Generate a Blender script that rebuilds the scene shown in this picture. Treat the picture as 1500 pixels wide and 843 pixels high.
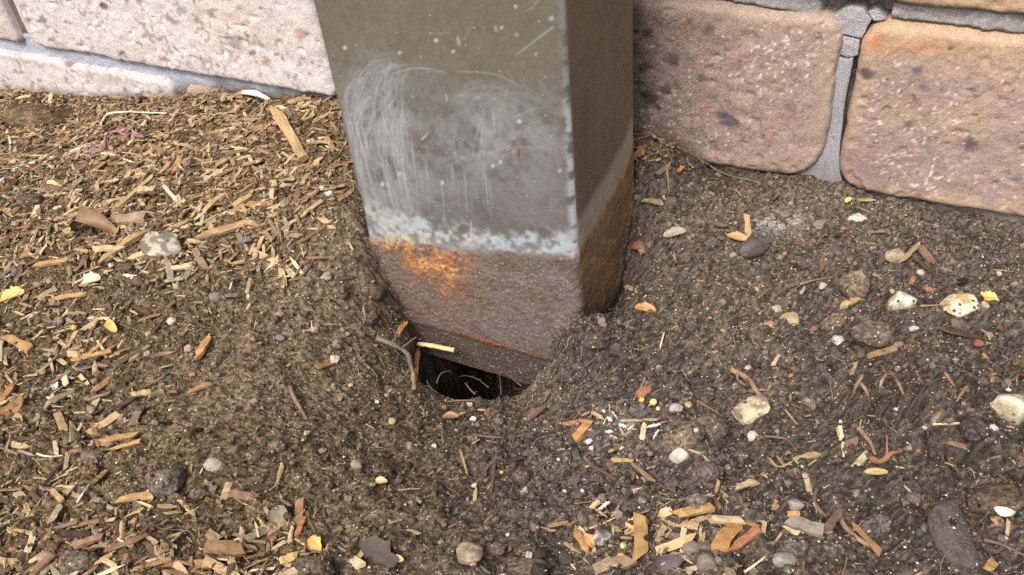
import bpy, math
import numpy as np
from mathutils import Matrix, Vector

for o in list(bpy.data.objects):
    bpy.data.objects.remove(o)
SC = bpy.context.scene
COL = SC.collection

# ------------------------------------------------------------------ camera
U = 0.24                      # metres per survey unit (post front face = 0.415 units = 100 mm)
F = 1303.84                   # focal length in pixels of the 1500 px wide photograph
CX, CY = 750.0, 421.5
RW = np.array([[0.89281817, 0.22581993, -0.38971923],
               [0.44155644, -0.60959426, 0.6583485],
               [-0.0889024, -0.75986854, -0.64396907]])   # camera (right, down, forward) -> world
CAM = np.array([0.0, -U, 0.95 * U])
cam_data = bpy.data.cameras.new('camera')
cam = bpy.data.objects.new('camera', cam_data)
COL.objects.link(cam)
right, up, back = RW[:, 0], -RW[:, 1], -RW[:, 2]
M = Matrix([[right[i], up[i], back[i], CAM[i]] for i in range(3)] + [[0, 0, 0, 1]])
cam.matrix_world = M
cam_data.sensor_width = 36.0
cam_data.lens = 36.0 * F / 1500.0
cam_data.clip_start = 0.01
cam_data.clip_end = 200.0
SC.camera = cam

# ------------------------------------------------------------------ sky, sun, exposure
SUN_EL, SUN_AZ = math.radians(54), math.radians(186)     # light from the front left, high
world = bpy.data.worlds.new('World')
SC.world = world
world.use_nodes = True
wn = world.node_tree
wn.nodes.clear()
sky = wn.nodes.new('ShaderNodeTexSky')
sky.sky_type = 'NISHITA'
sky.sun_disc = False
sky.sun_elevation = SUN_EL
sky.sun_rotation = SUN_AZ
sky.dust_density = 8.0
sky.air_density = 1.0
sky.ozone_density = 1.0
bg = wn.nodes.new('ShaderNodeBackground')
bg.inputs['Strength'].default_value = 0.14
wo = wn.nodes.new('ShaderNodeOutputWorld')
wn.links.new(sky.outputs[0], bg.inputs[0])
wn.links.new(bg.outputs[0], wo.inputs[0])
sd = bpy.data.lights.new('sun', 'SUN')
sd.energy = 1.5
sd.angle = math.radians(18)
sd.color = (1.0, 0.975, 0.925)
sun = bpy.data.objects.new('sun', sd)
COL.objects.link(sun)
sdir = Vector((math.sin(SUN_AZ) * math.cos(SUN_EL), math.cos(SUN_AZ) * math.cos(SUN_EL), math.sin(SUN_EL)))
sun.rotation_euler = sdir.to_track_quat('Z', 'Y').to_euler()
sun.location = sdir * 3
SC.view_settings.view_transform = 'Standard'
SC.view_settings.look = 'None'
SC.view_settings.exposure = 1.05
SC.view_settings.gamma = 1.0
SC.view_settings.use_curve_mapping = False
SC.cycles.use_denoising = False

# ------------------------------------------------------------------ numeric helpers
rng = np.random.default_rng(7)
_perm = np.random.default_rng(3).permutation(256).astype(np.int64)
_val = np.random.default_rng(4).random(256)


def vnoise(p, scale, seed=0):
    """smooth value noise in -1..1 at points p (n,2 or n,3); scale = feature size in metres"""
    q = np.asarray(p, float) / scale + 17.31 * (seed + 1)
    if q.shape[1] == 2:
        q = np.c_[q, np.full(len(q), 0.37 + seed)]
    i = np.floor(q).astype(np.int64)
    f = q - i
    f = f * f * (3 - 2 * f)
    out = 0
    for a in (0, 1):
        wx = f[:, 0] if a else 1 - f[:, 0]
        h1 = _perm[(i[:, 0] + a) & 255]
        for b in (0, 1):
            wy = f[:, 1] if b else 1 - f[:, 1]
            h2 = _perm[(h1 + i[:, 1] + b) & 255]
            for c in (0, 1):
                wz = f[:, 2] if c else 1 - f[:, 2]
                out = out + wx * wy * wz * _val[_perm[(h2 + i[:, 2] + c) & 255]]
    return out * 2 - 1


def fbm(p, scale, octv=3, seed=0, gain=0.5):
    s, a, t = 0, 1.0, 0
    for k in range(octv):
        s = s + a * vnoise(p, scale / 2 ** k, seed + 5 * k)
        t += a
        a *= gain
    return s / t


def crumbs(p, cell, seed, fill=.8):
    """relief of loose round crumbs: jittered seeds on a grid, a dome of its own size over each"""
    q = p / cell
    i0 = np.floor(q).astype(np.int64)
    h = np.zeros(len(p))
    for dx in (-1, 0, 1):
        for dy in (-1, 0, 1):
            ix, iy = i0[:, 0] + dx, i0[:, 1] + dy
            a = _perm[(_perm[(ix + seed) & 255] + iy) & 255]
            b = _perm[(a + 91) & 255]
            c = _perm[(b + 53) & 255]
            R_ = (.25 + .5 * _val[c] ** 1.5) * (_val[_perm[c]] < fill)
            d2 = (q[:, 0] - ix - _val[a]) ** 2 + (q[:, 1] - iy - _val[b]) ** 2
            h = np.maximum(h, np.sqrt(np.maximum(R_ ** 2 - d2, 0)))
    return h * cell


def smooth(a, b, x):
    t = np.clip((x - a) / (b - a), 0, 1)
    return t * t * (3 - 2 * t)


def lin(c):
    """a colour read off the photograph (0-255) to linear"""
    c = np.asarray(c, float) / 255
    return np.where(c <= 0.04045, c / 12.92, ((c + 0.055) / 1.055) ** 2.4)


ALB = 0.62                    # photograph value -> base colour under the scene's light


def alb(c):
    l = lin(c) * ALB
    g = l @ np.array([.3, .6, .1])
    return g + (l - g) * .88


def ray(px, py):
    return RW @ np.array([px - CX, py - CY, F])


def hit(px, py, ax, val):
    r = ray(px, py)
    return CAM + r * ((val - CAM[ax]) / r[ax])


def project(P):
    q = (np.asarray(P) - CAM) @ RW
    z = np.maximum(q[..., 2], 1e-4)
    return np.stack([CX + F * q[..., 0] / z, CY + F * q[..., 1] / z, q[..., 2]], -1)


def spline(P, n=6):
    P = np.asarray(P, float)
    Q = np.r_[[2 * P[0] - P[1]], P, [2 * P[-1] - P[-2]]]
    out = []
    for k in range(1, len(Q) - 2):
        for t in np.arange(n) / n:
            a, b, c, d = Q[k - 1:k + 3]
            out.append(.5 * (2 * b + (c - a) * t + (2 * a - 5 * b + 4 * c - d) * t * t + (3 * b - a - 3 * c + d) * t ** 3))
    out.append(P[-1])
    return np.array(out)


def zu(z):                    # survey height -> metres
    return (z + 0.95) * U


def mesh_from(name, verts, faces, cols=None, smooth_shade=False):
    """fast mesh: faces is (n,3) or (n,4) int array or a list of such arrays"""
    if not isinstance(faces, list):
        faces = [faces]
    faces = [np.asarray(f, np.int32) for f in faces if len(f)]
    me = bpy.data.meshes.new(name)
    verts = np.asarray(verts, np.float32)
    me.vertices.add(len(verts))
    me.vertices.foreach_set('co', verts.ravel())
    idx = np.concatenate([f.ravel() for f in faces])
    tot = np.concatenate([np.full(len(f), f.shape[1], np.int32) for f in faces])
    start = np.concatenate([[0], np.cumsum(tot)[:-1]]).astype(np.int32)
    me.loops.add(len(idx))
    me.loops.foreach_set('vertex_index', idx)
    me.polygons.add(len(tot))
    me.polygons.foreach_set('loop_start', start)
    me.update(calc_edges=True)
    if cols is not None:
        ca = me.color_attributes.new('Col', 'FLOAT_COLOR', 'POINT')
        c4 = np.ones((len(verts), 4), np.float32)
        c4[:, :3] = cols
        ca.data.foreach_set('color', c4.ravel())
    me.polygons.foreach_set('use_smooth', np.full(len(tot), smooth_shade))
    me.validate()
    return me


def grid_faces(nx, ny):
    i = np.arange(nx - 1)[:, None] * ny + np.arange(ny - 1)[None]
    i = i.ravel()
    return np.stack([i, i + ny, i + ny + 1, i + 1], 1)


def link(name, me, mat=None, parent=None, label=None, cat=None, group=None, kind=None):
    o = bpy.data.objects.new(name, me)
    COL.objects.link(o)
    if mat is not None and me is not None and not me.materials:
        me.materials.append(mat)
    if parent is not None:
        o.parent = parent
    if label:
        o['label'] = label
    if cat:
        o['category'] = cat
    if group:
        o['group'] = group
    if kind:
        o['kind'] = kind
    return o


# ------------------------------------------------------------------ materials
def material(name, rough=0.8, spec=0.3, grain=900.0, amp=0.35, stretch=(1, 1, 1), bump=0.4, bdist=0.0006,
             speck=None, speck_scale=900.0, speck_cut=0.9, use_obj=True, rough_var=0.15, second=None):
    """base colour = painted vertex colour x object colour x fine grain, plus optional bright specks, with bump"""
    m = bpy.data.materials.new(name)
    m.use_nodes = True
    nt = m.node_tree
    N, L = nt.nodes, nt.links
    N.clear()
    out = N.new('ShaderNodeOutputMaterial')
    bs = N.new('ShaderNodeBsdfPrincipled')
    L.new(bs.outputs[0], out.inputs[0])
    bs.inputs['Specular IOR Level'].default_value = spec
    at = N.new('ShaderNodeAttribute')
    at.attribute_name = 'Col'
    col = at.outputs['Color']
    if use_obj:
        oi = N.new('ShaderNodeObjectInfo')
        mx = N.new('ShaderNodeMix')
        mx.data_type = 'RGBA'
        mx.blend_type = 'MULTIPLY'
        mx.inputs[0].default_value = 1
        L.new(col, mx.inputs[6])
        L.new(oi.outputs['Color'], mx.inputs[7])
        col = mx.outputs[2]
    tc = N.new('ShaderNodeTexCoord')
    mp = N.new('ShaderNodeMapping')
    mp.inputs['Scale'].default_value = stretch
    L.new(tc.outputs['Object'], mp.inputs[0])
    nz = N.new('ShaderNodeTexNoise')
    nz.inputs['Scale'].default_value = grain
    nz.inputs['Detail'].default_value = 5
    nz.inputs['Roughness'].default_value = 0.7
    L.new(mp.outputs[0], nz.inputs['Vector'])
    mr = N.new('ShaderNodeMapRange')
    mr.inputs[1].default_value = 0.25
    mr.inputs[2].default_value = 0.75
    mr.inputs[3].default_value = 1 - amp
    mr.inputs[4].default_value = 1 + amp
    L.new(nz.outputs['Fac'], mr.inputs[0])
    mu = N.new('ShaderNodeVectorMath')
    mu.operation = 'SCALE'
    L.new(col, mu.inputs[0])
    L.new(mr.outputs[0], mu.inputs['Scale'])
    col = mu.outputs[0]
    height = nz.outputs['Fac']
    if speck is not None:
        vo = N.new('ShaderNodeTexVoronoi')
        vo.inputs['Scale'].default_value = speck_scale
        L.new(tc.outputs['Object'], vo.inputs['Vector'])
        sp = N.new('ShaderNodeSeparateColor')
        L.new(vo.outputs['Color'], sp.inputs[0])
        cmp_ = N.new('ShaderNodeMapRange')
        cmp_.inputs[1].default_value = speck_cut
        cmp_.inputs[2].default_value = speck_cut + 0.03
        L.new(sp.outputs[0], cmp_.inputs[0])
        ds = N.new('ShaderNodeMapRange')
        ds.inputs[1].default_value = 0.45
        ds.inputs[2].default_value = 0.25
        L.new(vo.outputs['Distance'], ds.inputs[0])
        m2 = N.new('ShaderNodeMath')
        m2.operation = 'MULTIPLY'
        L.new(cmp_.outputs[0], m2.inputs[0])
        L.new(ds.outputs[0], m2.inputs[1])
        mx = N.new('ShaderNodeMix')
        mx.data_type = 'RGBA'
        L.new(m2.outputs[0], mx.inputs[0])
        L.new(col, mx.inputs[6])
        mx.inputs[7].default_value = (*speck, 1)
        col = mx.outputs[2]
    L.new(col, bs.inputs['Base Color'])
    rr = N.new('ShaderNodeMapRange')
    rr.inputs[3].default_value = min(1, rough + rough_var)
    rr.inputs[4].default_value = max(0.05, rough - rough_var)
    L.new(nz.outputs['Fac'], rr.inputs[0])
    L.new(rr.outputs[0], bs.inputs['Roughness'])
    bp = N.new('ShaderNodeBump')
    bp.inputs['Strength'].default_value = bump
    bp.inputs['Distance'].default_value = bdist
    L.new(height, bp.inputs['Height'])
    L.new(bp.outputs[0], bs.inputs['Normal'])
    return m


MAT_SOIL = material('soil', rough=0.95, spec=0.12, grain=1100, amp=0.6, bump=1.0, bdist=0.0012,
                    speck=tuple(alb((205, 190, 165))), speck_scale=1100, speck_cut=0.95)
MAT_CLOD = material('clod', rough=0.95, spec=0.12, grain=1100, amp=0.5, bump=0.9, bdist=0.0008,
                    speck=tuple(alb((200, 190, 170))), speck_scale=900, speck_cut=0.92)
MAT_WOOD = material('wood', rough=0.7, spec=0.3, grain=420, amp=0.38, stretch=(0.22, 2.2, 2.2), bump=0.6, bdist=0.0006)
MAT_CHIP = material('chip_wood', rough=0.75, spec=0.25, grain=2.6, amp=0.5, stretch=(0.9, 5.5, 4), bump=0.35, bdist=0.0006)
MAT_STONE = material('stone', rough=0.75, spec=0.35, grain=800, amp=0.3, bump=0.7, bdist=0.0008,
                     speck=tuple(alb((70, 65, 58))), speck_scale=520, speck_cut=0.8)
MAT_ROOT = material('root', rough=0.75, spec=0.3, grain=700, amp=0.35, bump=0.6, bdist=0.0005)
MAT_LEAF = material('leaf', rough=0.6, spec=0.35, grain=500, amp=0.3, bump=0.5, bdist=0.0004)
MAT_BRICK = material('brick', rough=0.85, spec=0.25, grain=700, amp=0.22, bump=0.7, bdist=0.0007, use_obj=False)
MAT_MORTAR = material('mortar', rough=0.9, spec=0.2, grain=1300, amp=0.25, bump=0.8, bdist=0.0006, use_obj=False)
MAT_POST = material('painted_steel', rough=0.55, spec=0.4, grain=900, amp=0.12, bump=0.25, bdist=0.0004, use_obj=False)
MAT_SEED = material('seed', rough=0.35, spec=0.5, grain=500, amp=0.15, bump=0.1, bdist=0.0003)

# ------------------------------------------------------------------ ground: height field
WALL = 0.42 * U
PX0, PX1 = -0.8815 * U, -0.4665 * U         # the post's plan
PY0, PY1 = 0.0, 0.262 * U
PZB = zu(-1.212)                            # its sawn lower end

ctl = []


def c_wall(px, py):
    p = hit(px, py, 1, WALL)
    p[2] -= .0016
    ctl.append(p)


def c_pix(px, py, z):
    ctl.append(hit(px, py, 2, zu(z)))


def c_u(x, y, z):
    ctl.append(np.array([x * U, y * U, zu(z)]))


for q in [(0, 130), (100, 135), (210, 142), (300, 135), (417, 141), (480, 142), (940, 190), (990, 215), (1060, 248),
          (1160, 255), (1200, 268), (1250, 275), (1330, 292), (1400, 312), (1500, 335)]:
    c_wall(*q)
for q in [(0, 200, -1.03), (0, 421, -.97), (0, 843, -.95), (120, 300, -.98), (250, 300, -.95), (400, 260, -.945), (480, 250, -.94),
          (250, 450, -.965), (200, 600, -.965), (250, 720, -.955), (400, 843, -.955), (420, 380, -.965), (450, 470, -1.0),
          (500, 560, -1.045), (430, 600, -1.0), (540, 640, -1.055), (750, 843, -.975), (600, 790, -.985),
          (650, 700, -1.04), (545, 500, -1.07), (585, 545, -1.12), (640, 592, -1.15), (710, 592, -1.155), (785, 584, -1.145),
          (700, 630, -1.10), (860, 540, -1.06), (900, 480, -1.03), (950, 460, -1.01), (930, 540, -1.04), (1000, 560, -1.035),
          (900, 620, -1.05), (1000, 330, -.955), (1100, 330, -.95), (1100, 420, -.975), (1100, 500, -1.0),
          (1300, 400, -.965), (1500, 500, -.96), (1400, 560, -.955), (1330, 590, -.935), (1210, 600, -1.0), (1500, 700, -.95),
          (1500, 843, -.94), (1100, 700, -.99), (960, 760, -.97), (1250, 760, -.98), (850, 760, -1.0)]:
    c_pix(*q)
for q in [(-.88, 0, -.951), (-.848, 0, -1.043), (-.828, 0, -1.132), (-.9, .2, -.94), (-.467, 0, -.995),
          (-.463, .08, -1.085), (-.463, .17, -1.10), (-.455, .225, -.99), (-.45, .275, -.87), (-.47, .36, -.885),
          (-.40, .10, -1.02), (-.40, .2, -.965), (-.35, .3, -.935), (-.555, -.03, -1.165), (-.5, -.02, -1.055), (-.53, -.015, -1.11),
          (-2.6, -.3, -.97), (-2.6, -.9, -.95), (-1.6, -.95, -.95), (-.5, -1.0, -.95), (.5, -1.0, -.94), (.5, -.3, -.94),
          (.5, .42, -.96), (-2.6, .2, -1.1), (.8, -1.25, -.94), (.8, .42, -.96), (.8, -.4, -.945), (-.9, -1.25, -.95), (-2.7, -1.25, -.95)]:
    c_u(*q)
ctl = np.array(ctl)


def tps_kernel(r2):
    return 0.5 * r2 * np.log(r2 + 1e-12)


_cx = ctl[:, :2] / U
_K = tps_kernel(((_cx[:, None] - _cx[None]) ** 2).sum(-1)) + np.eye(len(ctl)) * 0.0012
_P = np.c_[np.ones(len(ctl)), _cx]
_A = np.block([[_K, _P], [_P.T, np.zeros((3, 3))]])
_sol = np.linalg.solve(_A, np.r_[ctl[:, 2], np.zeros(3)])
GX0, GX1, GY0, GY1 = -0.66, 0.18, -0.29, 0.112


def macro(x, y):
    x = np.clip(x, GX0, GX1)
    y = np.clip(y, GY0, GY1)
    q = np.c_[x, y] / U
    z = _sol[-3] + q @ _sol[-2:]
    for k in range(len(_cx)):
        z = z + _sol[k] * tps_kernel(((q - _cx[k]) ** 2).sum(1))
    # the hole washed out in front of and below the post
    X, Y = q[:, 0], q[:, 1]
    wob = 0.012 * vnoise(np.c_[x, y], 0.006, 3) + 0.012 * vnoise(np.c_[x, y], 0.015, 4)
    front = np.interp(X, [-.83, -.80, -.74, -.66, -.58, -.535, -.50], [.02, -.06, -.118, -.108, -.078, -.045, .05])
    d = np.minimum(np.minimum(Y - front, 0.21 - Y), np.minimum(X + .815, -.495 - X)) + wob
    hole = smooth(0.0, 0.045, d)
    z = z * (1 - hole) + zu(-1.62) * hole
    # cavity below the root clump
    p = hit(1288, 640, 2, zu(-1.0))
    xr, yr = (x - p[0]) + .4 * (y - p[1]), (y - p[1]) + .25 * (x - p[0]) + .003 * vnoise(np.c_[x, y], .005, 9)
    e = (xr / .013) ** 2 + (yr / .0055) ** 2
    z = z - .020 * np.exp(-e)
    p = hit(1352, 612, 2, zu(-.93))
    e = ((x - p[0]) / .016) ** 2 + ((y - p[1]) / .010) ** 2
    z = z + .009 * np.exp(-e) * (1 + .5 * vnoise(np.c_[x, y], .005, 8))
    p = hit(1440, 690, 2, zu(-.96))
    e = ((x - p[0]) / .016) ** 2 + ((y - p[1]) / .005) ** 2
    z = z - .012 * np.exp(-e)
    return z


STEP = 0.0011


def axis(a, b, reach):
    mid = np.arange(a, b + STEP / 2, STEP)
    ext, s, t = [], STEP * 2, 0
    while t < reach:
        t += s
        ext.append(t)
        s *= 1.35
    ext = np.array(ext)
    return np.r_[(a - ext)[::-1], mid, mid[-1] + ext], len(ext), len(mid)


gx, ex, mx_ = axis(GX0, GX1, 30.0)
gy, ey, my_ = axis(GY0, GY1, 30.0)
XX, YY = np.meshgrid(gx, gy, indexing='ij')
pts = np.c_[XX.ravel(), YY.ravel()]
Zmac = macro(pts[:, 0], pts[:, 1])
rough_zone = 1.0
lump = np.maximum(fbm(pts, 0.018, 3, 11), -0.2)
_pg = project(np.c_[pts, Zmac])
rough_zone = .65 + 1.5 * smooth(860, 1050, _pg[:, 0]) * smooth(380, 560, _pg[:, 1]) + .5 * smooth(580, 700, _pg[:, 1])
ridge = (np.abs(fbm(pts, .026, 3, 13)) - .25) * .9
lump = rough_zone * (lump - ridge * .8)
Z = Zmac + 0.0044 * lump + 0.0012 * vnoise(pts, 0.0065, 21) + 0.0006 * vnoise(pts, 0.0028, 22) \
    + rng.uniform(-1, 1, len(pts)) * 0.0006
calm = smooth(.004, .03, np.maximum(np.maximum(GX0 - pts[:, 0], pts[:, 0] - GX1), np.maximum(GY0 - pts[:, 1], pts[:, 1] - GY1)))
Z = Zmac + (Z - Zmac) * (1 - calm)
Z = Z + (1 - calm) * .38 * crumbs(pts, .0075, 3, .45) * np.clip(rough_zone, 0, 1.2) + .48 * crumbs(pts, .0042, 5, .7) * (1 - calm) + .6 * crumbs(pts, .0025, 9, .8) * (1 - calm) - .0016
ZG = Z.reshape(XX.shape)
ZM = (Zmac + 0.0044 * lump).reshape(XX.shape)


def sample(G, x, y):
    x = np.atleast_1d(np.asarray(x, float))
    y = np.atleast_1d(np.asarray(y, float))
    i = np.clip(np.searchsorted(gx, x) - 1, 0, len(gx) - 2)
    j = np.clip(np.searchsorted(gy, y) - 1, 0, len(gy) - 2)
    a = np.clip((x - gx[i]) / (gx[i + 1] - gx[i]), 0, 1)
    b = np.clip((y - gy[j]) / (gy[j + 1] - gy[j]), 0, 1)
    return (G[i, j] * (1 - a) * (1 - b) + G[i + 1, j] * a * (1 - b) + G[i, j + 1] * (1 - a) * b + G[i + 1, j + 1] * a * b)


def normal_at(x, y, h=0.004):
    dzx = (sample(ZM, x + h, y) - sample(ZM, x - h, y)) / (2 * h)
    dzy = (sample(ZM, x, y + h) - sample(ZM, x, y - h)) / (2 * h)
    n = np.stack([-dzx, -dzy, np.ones_like(dzx)], -1)
    return n / np.linalg.norm(n, axis=-1, keepdims=True)


def on_ground(px, py):
    """where the line of sight through a photo pixel first meets the soil"""
    r = ray(px, py)
    r = r / np.linalg.norm(r)
    t = np.linspace(0.12, 1.2, 1500)
    P = CAM + t[:, None] * r
    below = P[:, 2] < sample(ZM, P[:, 0], P[:, 1])
    k = int(np.argmax(below)) if below.any() else len(t) - 1
    f = CAM + r * ((PY0 - .0022 - CAM[1]) / r[1])
    if PX0 < f[0] < PX1 and f[2] > PZB and (f - CAM) @ r < t[k]:
        return f
    return P[k]


def mpp(p):
    return project(p)[2] / F


PIXG = project(np.c_[pts, Zmac])            # photo position of each soil point, to place its dry and damp colours


def blob(px, py, x, y, rx, ry):
    return np.exp(-(((px - x) / rx) ** 2 + ((py - y) / ry) ** 2))


def density(px_, py_):
    """share of chips at a photo position, 0..1, from where the mulch lies thick"""
    px_ = np.clip(px_, -60, 1560)
    py_ = np.clip(py_, 100, 900)
    d = .016 + 0 * px_
    left = smooth(560, 430, px_ + .32 * np.maximum(py_ - 230, 0)) * smooth(470, 330, py_)
    d = np.maximum(d, .72 * left)
    d = np.maximum(d, .34 * smooth(330, 90, px_ + .25 * (py_ - 420)) * smooth(380, 460, py_))
    d = np.maximum(d, .46 * smooth(560, 380, px_) * smooth(690, 790, py_))
    d = np.maximum(d, .7 * blob(px_, py_, 985, 785, 120, 60))
    d = np.maximum(d, .8 * blob(px_, py_, 962, 208, 36, 36))
    d = np.maximum(d, .15 * blob(px_, py_, 900, 640, 70, 50))
    d = np.maximum(d, .04 * blob(px_, py_, 1230, 640, 220, 80))
    return d


def soil_colour(p2, pix, r):
    n1 = fbm(p2, 0.05, 3, 31)
    n2 = fbm(p2, 0.012, 3, 33)
    px, py = pix[:, 0], pix[:, 1]
    inf = pix[:, 2] > 0.05
    px = np.where(inf, px, 700)
    py = np.where(inf, py, 421)
    warm = np.clip(smooth(900, 250, px) + 0.25 * n1, 0, 1)[:, None]
    damp = alb((106, 96, 87))
    ochre = alb((121, 104, 76))
    c = damp * (1 - warm) + ochre * warm
    mul = np.clip(density(px, py) * 1.1 - .15, 0, .8)[:, None] * smooth(700, 500, px)[:, None]
    c = c * (1 - mul) + alb((116, 93, 62)) * mul
    dry = blob(px, py, 470, 470, 130, 150) + .7 * blob(px, py, 330, 580, 120, 60) + .6 * blob(px, py, 1130, 300, 160, 40)
    dry = np.clip(dry + .15 * n2, 0, 1)[:, None]
    c = c * (1 - .6 * dry) + alb((146, 128, 102)) * .6 * dry
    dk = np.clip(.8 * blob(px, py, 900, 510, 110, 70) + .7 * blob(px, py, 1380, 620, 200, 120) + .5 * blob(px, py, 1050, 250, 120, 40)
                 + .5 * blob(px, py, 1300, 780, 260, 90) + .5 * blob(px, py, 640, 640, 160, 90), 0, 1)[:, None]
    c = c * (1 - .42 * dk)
    c = c * (1 + .22 * n2[:, None])
    g = r.random(len(p2))
    c = c * (0.32 + 1.25 * g[:, None] ** 1.25)
    s = r.random(len(p2))
    for lo, hi, cc in [(0, .005, (180, 165, 140)), (.005, .012, (165, 125, 75)), (.012, .016, (150, 100, 80)), (.016, .03, (52, 42, 36))]:
        k = (s >= lo) & (s < hi)
        c[k] = alb(cc) * (.7 + .5 * g[k, None])
    # powdery lime patch
    pw = np.clip(blob(px, py, 1145, 325, 38, 12) + .7 * blob(px, py, 905, 640, 45, 40) * (s > .6), 0, 1) * smooth(-.1, .5, vnoise(p2, 0.004, 44) + .3) * (r.random(len(p2)) < .6)
    pw = pw[:, None]
    return c * (1 - .75 * pw) + alb((215, 212, 215)) * .75 * pw


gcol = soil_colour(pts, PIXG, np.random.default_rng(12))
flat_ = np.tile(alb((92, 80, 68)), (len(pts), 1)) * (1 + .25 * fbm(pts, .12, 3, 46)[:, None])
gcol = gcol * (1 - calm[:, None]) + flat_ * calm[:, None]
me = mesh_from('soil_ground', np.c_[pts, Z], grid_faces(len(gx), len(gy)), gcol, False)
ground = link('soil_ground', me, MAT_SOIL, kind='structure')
ground['label'] = 'dark crumbly soil dug out around the foot of the post'

# ------------------------------------------------------------------ brick wall
wall = link('brick_wall', None, label='weathered pink and brown brick wall with blue grey mortar behind the post', cat='wall', kind='thing')
wall.location = (0, 0, 0)
BL, JX = 1.023 * U, 0.040 * U
COURSE0 = zu(-0.945)
BH, JZ = 0.310 * U, 0.036 * U
PERP = -0.176 * U                            # right end of the brick right of the post


def rrect_d(x, z, x0, x1, z0, z1, rc):
    """distance inside (+) a rectangle with corners rounded by rc=(lower left, lower right, upper left, upper right)"""
    cx, cz = (x0 + x1) / 2, (z0 + z1) / 2
    r = np.where(z < cz, np.where(x < cx, rc[0], rc[1]), np.where(x < cx, rc[2], rc[3]))
    qx = np.abs(x - cx) - (x1 - x0) / 2 + r
    qz = np.abs(z - cz) - (z1 - z0) / 2 + r
    return -(np.minimum(np.maximum(qx, qz), 0) + np.hypot(np.maximum(qx, 0), np.maximum(qz, 0)) - r)


def brick_sdf(x, z, x0, x1, z0, z1, rc, seed):
    p = np.c_[x, z]
    return rrect_d(x, z, x0, x1, z0, z1, rc) + .0015 * fbm(p, .02, 2, seed) + .0007 * fbm(p, .006, 2, seed + 2)


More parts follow.
